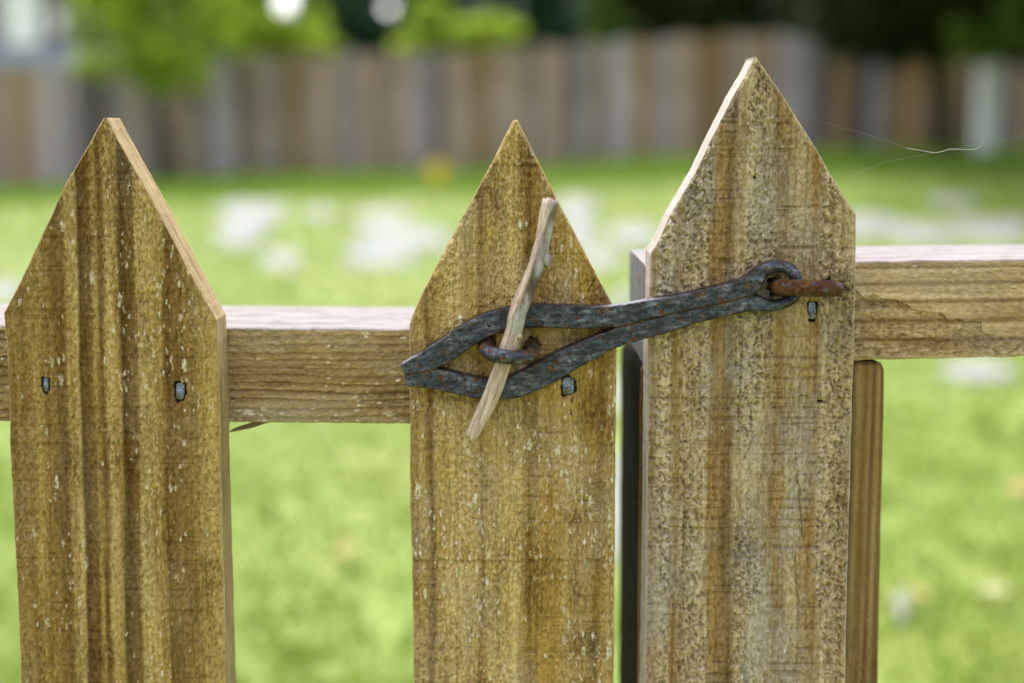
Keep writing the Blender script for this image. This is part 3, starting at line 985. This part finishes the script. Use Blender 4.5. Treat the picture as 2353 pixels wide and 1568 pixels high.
OUT_L = [(521, 1568), (514, 1320), (508, 1128), (504, 930), (502, 850), (497, 735), (430, 612), (368, 492), (310, 389), (265, 308), (247, 272), (239, 268), (203, 333), (149, 424),
         (91, 552), (37, 666), (8, 718), (16, 800), (21, 897), (22, 1006), (32, 1211), (41, 1385), (47, 1568)]
OUT_M = [(1410, 1568), (1411, 1363), (1413, 1183), (1414, 1002), (1416, 846), (1416, 760), (1405, 695), (1354.5, 600.6), (1302, 499), (1264, 424), (1234, 367), (1193.5, 285), (1187, 273), (1182, 273),
         (1174, 285), (1125, 382.5), (1072, 480), (1035, 548), (975, 661), (948, 721), (941, 744), (940, 822), (942, 1002), (942, 1154), (946.5, 1291), (949.5, 1568)]
OUT_R = [(1942, 1568), (1943.5, 1451), (1946.5, 1320), (1953, 1102), (1958, 884), (1961, 820), (1964, 700), (1965.5, 601), (1966.5, 492), (1924, 428), (1866, 328), (1804, 229), (1741, 136), (1733, 128),
         (1727, 142), (1715, 167), (1680, 225), (1638.5, 308), (1597, 395), (1568, 444), (1539, 492), (1510, 556), (1493, 582), (1492, 684), (1488, 778), (1487, 884), (1484.5, 1189), (1480, 1494), (1479, 1568)]


def P(px, py, dy=0.0):
    return at(px, py, D + dy)


pk_l = picket(gate, at(265, 1568, D), OUT_L, [M_LEFT, M_EDGE, M_HOLE],
              [('slot', P(104, 885), .0036, .0084, .004), ('slot', P(412, 899), .0060, .0100, .004),
               ('crack', [(368, 1220), (371, 1310), (373, 1390), (385, 1490), (386, 1560)], 0.0008, .0008)], 3)
pk_m = picket(gate, at(1178, 1568, D), OUT_M, [M_MID, M_EDGE, M_HOLE],
              [('slot', P(1305, 886), .0076, .0104, .003), ('hole', P(1119, 784), .0038, .010), ('hole', P(1222, 792), .0036, .010),
               ('crack', [(1368, 636), (1358, 662), (1347, 684)], .0011, .0015), ('crack', [(1313, 908), (1312, 930), (1313, 960)], .0006, .003),
               ('crack', [(1180, 374), (1200, 373), (1222, 372)], .0004, .002)], 8)
pk_r = picket(fence, at(1722, 1568, D), OUT_R, [M_RIGHT, M_EDGE_R, M_HOLE],
              [('slot', P(1866, 714), .0050, .0098, .005), ('hole', P(1781, 657), .0042, .010), ('hole', P(1904, 660), .0041, .010),
               ('crack', [(1829, 1050), (1833, 1105), (1840, 1190), (1844, 1246)], 0.0010, .0015), ('crack', [(1825, 1246), (1829, 1320), (1833, 1380), (1834, 1430)], 0.0010, .0015),
               ('slot', P(1732, 402), .0014, .0040, .004), ('slot', P(1887, 922), .0045, .0014, .002)], 14)

# ---- nails
n = NT('galvanised_nail')
a = n.noise(n.map(scale=(900,) * 3), 1, 3, 0.6)
b = n.noise(n.map(scale=(260,) * 3), 1, 3, 0.6)
col = n.ramp(n.range(a, 0.3, 0.7), [(0, (0.07, 0.085, 0.105)), (0.6, (0.165, 0.195, 0.235)), (1, (0.30, 0.34, 0.39))])
col = n.mix(n.range(b, 0.50, 0.60, 0, 0.8), col, (0.09, 0.065, 0.045))
n.bsdf(col, 0.36, 0.8, 0.5, n.bump(n.add(n.mul(a, 0.0003), n.mul(b, 0.0008)), 1, 0.8))
M_NAIL = n.m


def nail(par, px, py, w, h, tilt=0.0, proud=0.0):
    bm = bmesh.new()
    c = P(px, py)
    rings = []
    for yy, s in ((0.004, .9), (0.0017 - proud, 1.0), (0.0012 - proud, .97), (0.0009 - proud, .82), (0.0008 - proud, .45)):
        ring = []
        for t in range(14):
            an = 2 * math.pi * t / 14
            ca, sa = math.cos(an), math.sin(an)
            ring.append(bm.verts.new((w / 2 * s * math.copysign(abs(ca) ** .55, ca), yy + 0.0006 * sa + 0.0003 * mnoise.noise(Vector((ca * 1.5, sa * 1.5, px))), h / 2 * s * math.copysign(abs(sa) ** .55, sa))))
        rings.append(ring)
    for A, B in zip(rings, rings[1:]):
        for t in range(14):
            bm.faces.new((A[t], A[(t + 1) % 14], B[(t + 1) % 14], B[t]))
    bm.faces.new(rings[0]); bm.faces.new(rings[-1])
    pw = Vector((par.location.x + par.parent.location.x, D, 0))
    o = from_bm('nail', bm, M_NAIL, par, c - pw, smooth=False)
    o.rotation_euler = (0, tilt, 0)


nail(pk_l, 104, 884, .0027, .0072)
nail(pk_l, 412.5, 899, .0046, .0086, 0.08)
nail(pk_m, 1305, 887, .0064, .0092)
nail(pk_r, 1866, 713, .0042, .0088, -0.05, 0.0006)

# ---- rails
LR1, LR2, LR3 = (0.382, 0.267, 0.142), (0.339, 0.233, 0.114), (0.223, 0.139, 0.057)
M_RAIL_L = wood_face('gate_rail_face', [(0, .3, LR2), (0.25, .1, LR1), (0.5, .4, LR2), (0.75, .1, LR1), (1.0, .2, LR1)], 0.05, 0.0, 2.6, True, pits=0.0, saw=0.15, specks=0.9, grime=0.5, wob=0.003, lines=235.0, fine=0.8)
M_RAIL_R = wood_face('fence_rail_face', [(0.0, .1, GPALE), (0.16, .1, GTAN), (0.20, .9, GDRK), (0.25, .1, GTAN), (0.34, .1, GPALE), (0.40, .9, GDRK), (0.46, .1, GPALE), (0.56, .1, GTAN), (0.595, .9, GDRK), (0.64, .05, GPALE),
                                                (0.74, .1, GPALE), (0.775, .9, GDRK), (0.82, .1, GTAN), (0.91, .2, GPALE), (0.935, .9, GDRK), (0.98, .2, GTAN)], 0.05, -0.014, 6.3, True, pits=0.7, saw=0.5, specks=0.1, grime=0.3, wob=0.0012, greying=0.3, tint=(0.93, 0.88, 0.92))
M_RAIL_TOP = wood_edge('rail_top_bleached', (0.275, 0.255, 0.255), (0.19, 0.165, 0.16), 0, 1.0, 0.6)
M_RAIL_END = wood_edge('rail_end_grain', (0.16, 0.165, 0.165), (0.06, 0.06, 0.055), 2, 5.0, 0.9)


def rail(parent, top, bot, depth, face_m, seed, origin_px, name='rail'):
    """top / bot: photo points along the front edges, left to right"""
    c = at(*origin_px, RY)
    T = [at(x, y, RY) for x, y in top]
    B = [at(x, y, RY) for x, y in bot]

    NF = 84

    def dense(L):
        out = []
        for a_, b_ in zip(L, L[1:]):
            kk = max(1, int((b_ - a_).length / 0.0007))
            out += [a_.lerp(b_, q / kk) for q in range(kk)]
        return out + [L[-1]]
    T, B = dense(T), dense(B)
    m = min(len(T), len(B))
    T = [T[int(i * (len(T) - 1) / (m - 1))] for i in range(m)]
    B = [B[int(i * (len(B) - 1) / (m - 1))] for i in range(m)]
    B = [Vector((t_.x, b_.y, b_.z)) for t_, b_ in zip(T, B)]
    bm = bmesh.new()
    fl = bm.verts.layers.float.new('fade')
    rows = []
    for i in range(m):
        j1 = 0.0005 * mnoise.noise(Vector((T[i].x * 90, seed, 0))) + 0.0003 * mnoise.noise(Vector((T[i].x * 400, seed, 3)))
        j2 = 0.0005 * mnoise.noise(Vector((T[i].x * 90, seed, 7))) + 0.0003 * mnoise.noise(Vector((T[i].x * 400, seed, 9)))
        t, b = T[i] - c, B[i] - c
        bv = 0.0007
        loop = [(t.x, t.y, t.z + j1 - bv), (t.x, t.y + bv, t.z + j1), (t.x, t.y + depth * .5, t.z + 0.0004), (t.x, t.y + depth - .001, t.z), (t.x, t.y + depth, t.z - .001),
                (t.x, t.y + depth, b.z + .001), (t.x, t.y + depth - .001, b.z), (t.x, t.y + bv, b.z + j2), (t.x, t.y, b.z + j2 + bv)]
        z0_, z1_ = b.z + j2 + bv, t.z + j1 - bv
        loop += [(t.x, t.y, z0_ + (z1_ - z0_) * q / NF) for q in range(1, NF)]
        rows.append([bm.verts.new(p) for p in loop])
    K = 9 + NF - 1
    for i, r_ in enumerate(rows):
        for q in range(1, NF):
            r_[8 + q][fl] = min(1.0, min(q, NF - q) / 3.0) * (1 if 2 < i < len(rows) - 3 else 0)
    for A, Bq in zip(rows, rows[1:]):
        for k in range(K):
            f = bm.faces.new((A[k], A[(k + 1) % K], Bq[(k + 1) % K], Bq[k]))
            f.material_index = 1 if k < 4 else 0
            f.smooth = k >= 8
    for r_ in (rows[0], rows[-1]):
        f = bm.faces.new(r_); f.material_index = 2
    o = from_bm(name, bm, [face_m, M_RAIL_TOP, M_RAIL_END], parent, c - parent.location)
    return o


rl = rail(gate, [(-330, 747), (5, 749), (518, 753), (939, 756.5), (1392, 759)], [(-330, 965), (5, 967), (518, 969.5), (939, 973), (1392, 976)], 0.092, M_RAIL_L, 2, (700, 862))
rr = rail(fence, [(1481, 609), (1966, 600.5), (2352, 596), (2700, 592)], [(1481, 838), (1966, 827.5), (2352, 819), (2700, 812)], 0.092, M_RAIL_R, 5, (2050, 712))

# splinter hanging under the gate rail
bm = bmesh.new()
sp = smooth_path([(622, 967, 3.0), (600, 970, 7.5), (575, 977, 8.5), (550, 983.5, 7), (536, 988, 4.5), (527, 991, 1.0)], 4)
c0 = at(575, 978, RY + .004) - (rl.location + gate.location)
pts = [at(p[0], p[1], RY + .004) - at(575, 978, RY + .004) for p in sp]
rings = add_tube(bm, pts, [p[2] * 0.75 * RY / FOC for p in sp], 8)
o = from_bm('splinter', bm, wood_edge('splinter_wood', (0.24, 0.18, 0.11), (0.12, 0.09, 0.05), 0), rl, c0, smooth=True)

# torn layer of grain on the fence rail
jag = [(1930, 655), (1962, 662), (1984, 686), (2002, 674), (2029, 686), (2055, 686), (2065, 694), (2082, 699), (2092, 708), (2098, 710), (2120, 713), (2140, 716), (2163, 717.5), (2166, 724), (2176, 736),
       (2190, 735), (2197, 731), (2218, 738), (2234, 737), (2252, 740), (2256, 764), (2268, 767), (2300, 772), (2352, 779), (2690, 795)]
bm = bmesh.new()
low = []
for (x0, y0), (x1, y1) in zip(jag, jag[1:]):
    kk = max(1, int(math.hypot(x1 - x0, y1 - y0) / 4))
    for q in range(kk):
        t = q / kk
        s = 2.4 * mnoise.noise(Vector(((x0 + (x1 - x0) * t) * .25, 0, 4))) if x0 > 1962 else 0
        low.append((x0 + (x1 - x0) * t, y0 + (y1 - y0) * t + s))
low.append(jag[-1])
rw = rr.location + fence.location
cols = []
for x_, y_ in low:
    th = 0.0020 * (1.0 if x_ < 2235 else max(0.12, 1 - (x_ - 2235) / 50.0))
    ytop = np.interp(x_, [1930, 1966, 2352, 2700], [604, 603.5, 599, 595])
    a0 = at(x_, y_, RY) - rw; a1 = at(x_, max(ytop, y_ - 60), RY) - rw; a2 = at(x_, ytop, RY) - rw
    cols.append([bm.verts.new(p) for p in (a0 + Vector((0, .0005, 0)), a0 + Vector((0, -th, .0003)), a1 + Vector((0, -th * .35 - .0001, 0)), a2 + Vector((0, -.00015, 0)), a2 + Vector((0, .0005, 0)))])
for A, B in zip(cols, cols[1:]):
    for t in range(4):
        bm.faces.new((A[t], A[t + 1], B[t + 1], B[t]))
from_bm('torn_grain', bm, M_RAIL_R, rr)

# thin splinter standing at the sawn end of the fence rail
bm = bmesh.new()
spl = [(1474, 690, 5.5), (1471, 665, 5), (1467, 640, 3), (1465, 624, 0.6)]
c1 = at(1470, 660, RY + .03)
add_tube(bm, [at(x, y, RY + .03) - c1 for x, y, w in spl], [w / 2 * RY / FOC for x, y, w in spl], 6)
from_bm('splinter', bm, M_EDGE, rr, c1 - rw, smooth=True)

# ---- post under the fence rail
PF = RY + 0.003
PD = 0.140
tl, tr = at(1473, 846, PF), at(2038.5, 846, PF)
bl, br = at(1466, 1568, PF), at(2022.5, 1568, PF)
zt = 0.5 * (tl.z + tr.z) + 0.0035
bm = bmesh.new()
pc = Vector((0.5 * (tl.x + tr.x), PF, 0.0))
ringz = []
def post_x(z):
    t = (tl.z - z) / (tl.z - bl.z)
    return tl.x + (bl.x - tl.x) * t, tr.x + (br.x - tr.x) * t
levels = [(-0.05, 0)] + [(z_, 0) for z_ in np.linspace(0.05, zt - 0.012, 50)] + [(zt - 0.0045, 0.0004), (zt - 0.0015, 0.0016), (zt, 0.0042)]
for z_, ins in levels:
    xl, xr = post_x(z_)
    ring = []
    rad = 0.007
    for (cx_, cy_, a0) in ((xl + rad, PF + rad, math.pi), (xr - rad, PF + rad, 1.5 * math.pi), (xr - rad, PF + PD - rad, 0), (xl + rad, PF + PD - rad, .5 * math.pi)):
        for q in range(5):
            an = a0 + q * math.pi / 8
            jj = 0.0004 * mnoise.noise(Vector((cx_ * 50, an, z_ * 120)))
            back = max(0.0, (cy_ - PF) / PD)
            zz = z_ - (0.010 * back if z_ > zt - .013 else 0)
            ring.append(bm.verts.new(Vector((cx_ + (rad - ins + jj) * math.cos(an), cy_ + (rad - ins + jj) * math.sin(an), zz)) - Vector((pc.x, pc.y, 0))))
    ringz.append(ring)
for A, B in zip(ringz, ringz[1:]):
    for q in range(20):
        f = bm.faces.new((A[q], A[(q + 1) % 20], B[(q + 1) % 20], B[q]))
for f in bm.faces:
    f.material_index = 0
f = bm.faces.new(ringz[-1]); f.material_index = 1
f = bm.faces.new(ringz[0])
bm.normal_update()
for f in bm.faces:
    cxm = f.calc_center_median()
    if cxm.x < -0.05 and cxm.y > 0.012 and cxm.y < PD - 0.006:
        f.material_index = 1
M_POST = wood_face('post_face', [(0, .5, GDRK), (0.2, .3, GBRN), (0.4, .6, GDRK), (0.6, .4, GBRN), (0.8, .5, GDRK), (0.86, .9, (0.085, 0.053, 0.02)), (0.90, .2, GTAN), (0.925, .7, GBRN), (0.945, .1, GTAN), (0.96, .6, GDRK), (0.98, .1, GTAN), (1, .7, GDRK)],
                   0.122, 0.0, 12.3, saw=0.5, specks=0.05, grime=0.6, wob=0.0015, fine=0.6, tint=(0.64, 0.58, 0.48), greying=0.15)
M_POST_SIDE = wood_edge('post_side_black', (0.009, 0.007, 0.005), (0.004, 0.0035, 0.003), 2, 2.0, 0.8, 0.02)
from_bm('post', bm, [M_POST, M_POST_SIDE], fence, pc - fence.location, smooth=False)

# ------------------------------------------------------------------ ironwork
def iron(name, rusty, rb=1.0, edges=True):
    n = NT(name)
    big = n.noise(n.map(scale=(70,) * 3), 1, 4, 0.6)
    med = n.noise(n.map(n.map(rot=(0, R(8), 0)), scale=(150, 260, 330)), 1, 5, 0.66)
    fin = n.noise(n.map(scale=(1300,) * 3), 1, 4, 0.65)
    col = n.ramp(n.range(n.add(n.mul(med, .75), n.mul(fin, .25)), 0.36, 0.64), [(0, (0.015, 0.017, 0.024)), (0.35, (0.038, 0.044, 0.064)), (0.7, (0.082, 0.092, 0.128)), (1, (0.20, 0.22, 0.27))])
    col = n.mix(n.range(big, 0.42, 0.58, 0, 0.75), col, n.mix(1.0, col, (0.45, 0.45, 0.52), 'MULTIPLY'))
    # dark pits
    sp = n.noise(n.map(scale=(520,) * 3, loc=(3, 1, 2)), 1, 4, 0.66)
    col = n.mix(n.range(sp, 0.555, 0.60, 0, 0.92), col, (0.030, 0.017, 0.011))
    # rust in blotches
    ru = n.noise(n.map(scale=(240,) * 3, loc=(7, 2, 5)), 1, 5, 0.7)
    rm = n.range(ru, 0.57 - rusty, 0.61 - rusty * 0.8, 0, 0.92)
    rc = n.ramp(n.range(n.add(n.mul(fin, .6), n.mul(med, .4)), 0.38, 0.62), [(0, (0.030, 0.013, 0.006)), (0.5, (0.085 * rb, 0.034 * rb, 0.010)), (1, (0.22 * rb, 0.088 * rb, 0.018))])
    # edges rust first
    be = n.node('ShaderNodeBevel'); be.samples = 4; be.inputs['Radius'].default_value = 0.0013
    ge = n.node('ShaderNodeNewGeometry')
    dt = n.node('ShaderNodeVectorMath', operation='DOT_PRODUCT')
    n.put(dt.inputs[0], be.outputs[0]); n.put(dt.inputs[1], ge.outputs['Normal'])
    ed = n.mul(n.range(dt.outputs['Value'], 0.93, 0.995, 1, 0), n.range(med, 0.42, 0.54, 0, 1.0))
    if edges:
        rm = n.math('MAXIMUM', rm, ed)
    col = n.mix(rm, col, rc)
    met = n.range(rm, 0, 1, 0.6, 0.0)
    rough = n.range(rm, 0, 1, 0.32, 0.85)
    h = n.add(n.mul(fin, 0.0004), n.mul(med, 0.0006))
    h = n.sub(h, n.mul(n.range(sp, 0.60, 0.66), 0.0003))
    n.bsdf(col, rough, met, n.range(rm, 0, 1, 0.4, 0.08), n.bump(h, 1.0, 0.8))
    return n.m


M_IRON = iron('forged_iron', 0.0)
M_STAPLE = iron('rusty_staple_iron', 0.06, edges=False)
M_STAPLE_R = iron('very_rusty_staple_iron', 0.19, 0.85, False)


def r4(x, y): return (884.4 + x / 3.799, 648.6 + y / 3.799)
def r6(x, y): return (1385.6 + x / 3.799, 530.7 + y / 3.799)


# outer / inner edge of the bar: out along the upper arm, round the eye, back along the lower arm
U = [(r4(138, 712), r4(168, 806)), (r4(220, 668), r4(255, 790)), (r4(300, 620), r4(350, 772)), (r4(400, 553), r4(440, 752)), (r4(480, 500), r4(545, 715)), (r4(600, 420), r4(640, 652)),
     (r4(720, 345), r4(760, 568)), (r4(850, 280), r4(895, 490)), (r4(1000, 235), r4(1035, 438)), (r4(1130, 210), r4(1150, 410)), (r4(1290, 195), r4(1300, 402)), (r4(1500, 200), r4(1500, 405)),
     (r4(1700, 205), r4(1700, 411)), (r4(1900, 208), r4(1915, 402)), (r4(2060, 195), r4(2090, 372)), (r6(250, 628), r6(280, 793)), (r6(450, 592), r6(480, 745)), (r6(650, 560), r6(680, 697)), (r6(850, 515), r6(885, 650)),
     (r6(1020, 475), r6(1070, 612)), (r6(1160, 437), r6(1220, 575)), (r6(1265, 388), r6(1330, 540)), (r6(1345, 322), r6(1388, 490)), (r6(1430, 276), r6(1432, 412)), (r6(1530, 258), r6(1505, 372)), (r6(1640, 280), r6(1585, 374)),
     (r6(1712, 332), r6(1628, 415)), (r6(1742, 410), r6(1646, 470)), (r6(1744, 485), r6(1648, 505)), (r6(1736, 560), r6(1640, 545)), (r6(1700, 622), r6(1600, 582)), (r6(1635, 664), r6(1530, 602)), (r6(1550, 692), r6(1460, 596)),
     (r6(1450, 711), r6(1395, 570)), (r6(1350, 706), r6(1325, 551)), (r6(1270, 702), r6(1215, 585)), (r6(1150, 727), r6(1075, 622)), (r6(1000, 762), r6(890, 660)), (r6(850, 792), r6(690, 706)), (r6(700, 845), r6(490, 754)), (r6(480, 910), r6(290, 802)),
     (r6(260, 972), r4(2060, 392)), (r6(60, 1042), r4(1905, 432)), (r4(1850, 668), r4(1740, 497)), (r4(1680, 750), r4(1590, 562)), (r4(1500, 860), r4(1450, 628)), (r4(1350, 938), r4(1310, 702)), (r4(1200, 995), r4(1180, 772)), (r4(1080, 1024), r4(1070, 818)),
     (r4(950, 1030), r4(950, 834)), (r4(800, 1016), r4(820, 830)), (r4(680, 992), r4(700, 806)), (r4(540, 958), r4(590, 776)), (r4(420, 935), r4(470, 752)), (r4(300, 920), r4(330, 775)), (r4(190, 911), r4(168, 808))]
U = [(o_[0], o_[1], i_[0], i_[1]) for o_, i_ in U]
S = smooth_path(U, 5)
bm = bmesh.new()
rings = []
NS = len(S)
for k, s in enumerate(S):
    t = k / (NS - 1)
    xm = 0.5 * (s[0] + s[2])
    # stand-off from the boards: the arms lie close, the eye bows out over its staple
    y_front = D - 0.0118 - 0.0012 * np.interp(xm, [920, 1100, 1500, 1780, 1850], [0, .3, .6, 1.2, 0.8])
    if t > 0.5:
        y_front += 0.0007
    depth = np.interp(xm, [920, 1000, 1400, 1750, 1800, 1850], [.0075, .0085, .0085, .0085, .0085, .0075])
    O, I = at(s[0], s[1], y_front), at(s[2], s[3], y_front)
    dv = (I - O)
    w = dv.length
    dv.normalize()
    touch = (xm < 1000 or 1415 < xm < 1735)
    I = I + dv * (0.0005 if touch else -0.0003)
    O2 = O
    rnd = float(np.interp(xm, [1720, 1800], [0.0009, 0.0030]))
    ring = []
    Yv = Vector((0, 1, 0))
    hw, hd = (I - O2).length / 2, depth / 2
    rc = min(rnd, hw * .9, hd * .9)
    cc = (O2 + I) / 2 + Yv * hd
    for (sx, sy, a0) in ((1, -1, -.5 * math.pi), (1, 1, 0), (-1, 1, .5 * math.pi), (-1, -1, math.pi)):
        for q in range(4):
            an = a0 + q * math.pi / 6
            jx = 0.00030 * mnoise.noise(Vector((cc.x * 160, cc.z * 160, an))) + 0.00018 * mnoise.noise(Vector((cc.x * 500, cc.z * 500, an + 9)))
            px_ = sx * (hw - rc) + (rc + jx) * math.cos(an)
            py_ = sy * (hd - rc) + (rc + jx) * math.sin(an)
            ring.append(bm.verts.new(cc + dv * px_ + Yv * py_))
    rings.append(ring)
for A, B in zip(rings, rings[1:]):
    for q in range(16):
        bm.faces.new((A[q], A[(q + 1) % 16], B[(q + 1) % 16], B[q]))
for A, B in zip(rings, rings[1:]):
    for q in range(16):
        if q % 4 in (0, 3):
            e_ = bm.edges.get((A[q], B[q]))
            e_.smooth = False
bm.faces.new(rings[0]); bm.faces.new(rings[-1])
lc = at(1400, 760, D - 0.008)
bmesh.ops.translate(bm, verts=bm.verts, vec=-lc)
latch = tag(from_bm('latch_loop', bm, M_IRON, loc=lc, smooth=True), 'blue grey forged iron latch loop with rust spots, slanting across the gap between two pickets', 'gate latch')

def staple(parent, pl, pr, out, drop, rad, mat):
    L, Rr = P(*pl), P(*pr)
    half = (Rr - L).length / 2
    c = (L + Rr) / 2
    ax = (Rr - L).normalized()
    pts = []
    ins = 0.011
    pts.append(L + Vector((0, ins, 0)))
    pts.append(L + Vector((0, 0, 0)))
    br_ = min(half, 0.0105)
    ys_ = out - br_
    for q in range(9):
        an = math.pi / 2 * q / 8
        pts.append(L + ax * (br_ * (1 - math.cos(an))) + Vector((0, -ys_ - br_ * math.sin(an), 0)))
    for q in range(9):
        an = math.pi / 2 * (1 - q / 8)
        pts.append(Rr - ax * (br_ * (1 - math.cos(an))) + Vector((0, -ys_ - br_ * math.sin(an), 0)))
    pts.append(Rr + Vector((0, 0, 0)))
    pts.append(Rr + Vector((0, ins, 0)))
    q2 = []
    for p in pts:
        f = max(0.0, (D - p.y) / out)
        q2.append(p + Vector((0, 0, -drop * f)) - c)
    # densify
    q2 = [Vector(v) for v in smooth_path([tuple(p) for p in q2], 3)]
    bm = bmesh.new()
    add_tube(bm, q2, [rad] * len(q2), 16, wob=0.03)
    return from_bm('staple', bm, mat, parent, c - parent.location, smooth=True)


staple(gate, (1119, 784), (1223, 791), 0.0252, 0.0030, 0.0035, M_STAPLE)
staple(fence, (1781, 657), (1903, 660), 0.0245, -0.0020, 0.0039, M_STAPLE_R)

# ------------------------------------------------------------------ the twig
n = NT('peeled_twig')
o3 = n.xyz()
rv_ = n.map(rot=(0, R(-18), 0))
vs_ = n.map(rv_, scale=(420, 420, 30))
g1 = n.noise(vs_, 1, 4, 0.65)
g2 = n.noise(n.map(rv_, scale=(1500, 1500, 110)), 1, 3, 0.6)
g3 = n.noise(n.map(scale=(130, 130, 60)), 1, 4, 0.6)
col = n.ramp(n.range(g1, 0.3, 0.7), [(0, (0.22, 0.135, 0.10)), (0.35, (0.42, 0.31, 0.245)), (0.7, (0.58, 0.46, 0.39)), (1, (0.66, 0.57, 0.52))])
col = n.mix(n.range(g2, 0.56, 0.68, 0, 0.7), col, (0.20, 0.11, 0.07))
# strip of grey bark left on the right side of the upper half
side = n.add(n.mul(o3[0], 1.0), n.mul(o3[2], -0.32))
bark_m = n.mul(n.range(n.add(side, n.mul(n.sub(g3, 0.5), 0.006)), -0.0012, -0.0002), n.range(n.add(o3[2], n.mul(n.sub(g3, .5), .05)), 0.000, 0.008))
bc = n.ramp(n.range(g3, 0.35, 0.65), [(0, (0.045, 0.028, 0.02)), (0.4, (0.14, 0.10, 0.085)), (0.65, (0.26, 0.235, 0.23)), (1, (0.38, 0.36, 0.36))])
col = n.mix(n.mul(bark_m, 0.95), col, bc)
n.bsdf(col, 0.8, 0, 0.2, n.bump(n.add(n.add(n.mul(g1, .0012), n.mul(g2, .0005)), n.mul(g3, .002)), 1, 1.0))
M_TWIG = n.m
tw = [(1262.5, 464, 35), (1258, 490, 36), (1253, 515, 36), (1246, 555, 34), (1238, 585, 36), (1228, 619, 38), (1217, 648, 38), (1207, 672, 39), (1196, 700, 41), (1189, 720, 40), (1184, 745, 41), (1176, 775, 40), (1165, 808, 40), (1153, 843, 38),
      (1138, 885, 39), (1117, 933, 38), (1098, 972, 34), (1084, 1000, 28)]
tws = smooth_path(tw, 4)
tc = at(1176, 760, D - 0.0172)
bm = bmesh.new()
pts, rads = [], []
for k, (x_, y_, w_) in enumerate(tws):
    yy = D - 0.0174 - 0.0004 * math.sin(k * .4)
    pts.append(at(x_, y_, yy) - tc)
    rads.append(w_ * 0.50 * yy / FOC)
rg = add_tube(bm, pts, rads, 16, cap=False, wob=0.09)
# flats and broken ends
for ring, dirn, amp in ((rg[0], -1, 0.0026), (rg[-1], 1, 0.0024)):
    cen = sum((v.co for v in ring), Vector()) / len(ring)
    ax = (pts[0] - pts[1]).normalized() if dirn < 0 else (pts[-1] - pts[-2]).normalized()
    for k, v in enumerate(ring):
        v.co += ax * amp * (random.random() ** 1.5)
    inner = []
    for k, v in enumerate(ring):
        inner.append(bm.verts.new(cen.lerp(v.co, 0.55) + ax * amp * random.uniform(-0.6, 0.9)))
    mid = bm.verts.new(cen - ax * 0.0005)
    for k in range(16):
        bm.faces.new((ring[k], ring[(k + 1) % 16], inner[(k + 1) % 16], inner[k]))
        bm.faces.new((inner[k], inner[(k + 1) % 16], mid))
# knob where a side shoot broke off
kp = at(1262, 592, D - 0.0165) - tc
add_tube(bm, [at(1246, 600, D - .0172) - tc, at(1256, 594, D - .0168) - tc, kp, at(1268, 590, D - .0165) - tc], [.0038, .0034, .0024, .0008], 10, wob=0.3)
for (kx, ky, dx_, dy_, kr) in ((1238, 640, 5, 2, .0026), (1193, 765, 4, -3, .0022), (1119, 900, -4, -2, .0022), (1146, 905, 6, 2, .0020)):
    add_tube(bm, [at(kx - dx_, ky - dy_, D - .0178) - tc, at(kx, ky, D - .0185) - tc, at(kx + dx_ * .5, ky + dy_ * .5, D - .0185) - tc], [kr * 1.25, kr, kr * .35], 9, wob=0.35)
add_tube(bm, [at(1181, 716, D - .018) - tc, at(1175, 713, D - .0182) - tc, at(1172, 711, D - .0182) - tc], [.0028, .0018, .0007], 8, wob=0.3)
tag(from_bm('twig', bm, M_TWIG, loc=tc, smooth=True), 'peeled pale twig pushed through the staple to lock the iron loop', 'twig')

# ------------------------------------------------------------------ cobweb by the tall picket
M_SILK = plain('silk', (0.75, 0.72, 0.70), 0.5, 0.05)
web = tag(empty('cobweb', at(2000, 300, D)), 'fine cobweb threads with a dry fibre, strung right from the tall picket', 'cobweb')
wl_ = web.location
for line, rad, nm in (([(1806, 236), (1835, 263), (1863, 271), (1930, 291), (2010, 314), (2083, 340)], 0.000014, 'thread'),
                      ([(1955, 405), (2030, 373), (2150, 350), (2265, 328), (2400, 300)], 0.000014, 'thread'),
                      ([(2083, 340), (2110, 344), (2145, 350), (2165, 347), (2183, 342), (2230, 343), (2248, 338), (2260, 324)], 0.00009, 'fibre')):
    bm = bmesh.new()
    pts = [Vector(at(p[0], p[1], D + 0.006)) - wl_ for p in smooth_path(line, 5)]
    add_tube(bm, pts, [rad] * len(pts), 5)
    from_bm(nm, bm, M_SILK, web)
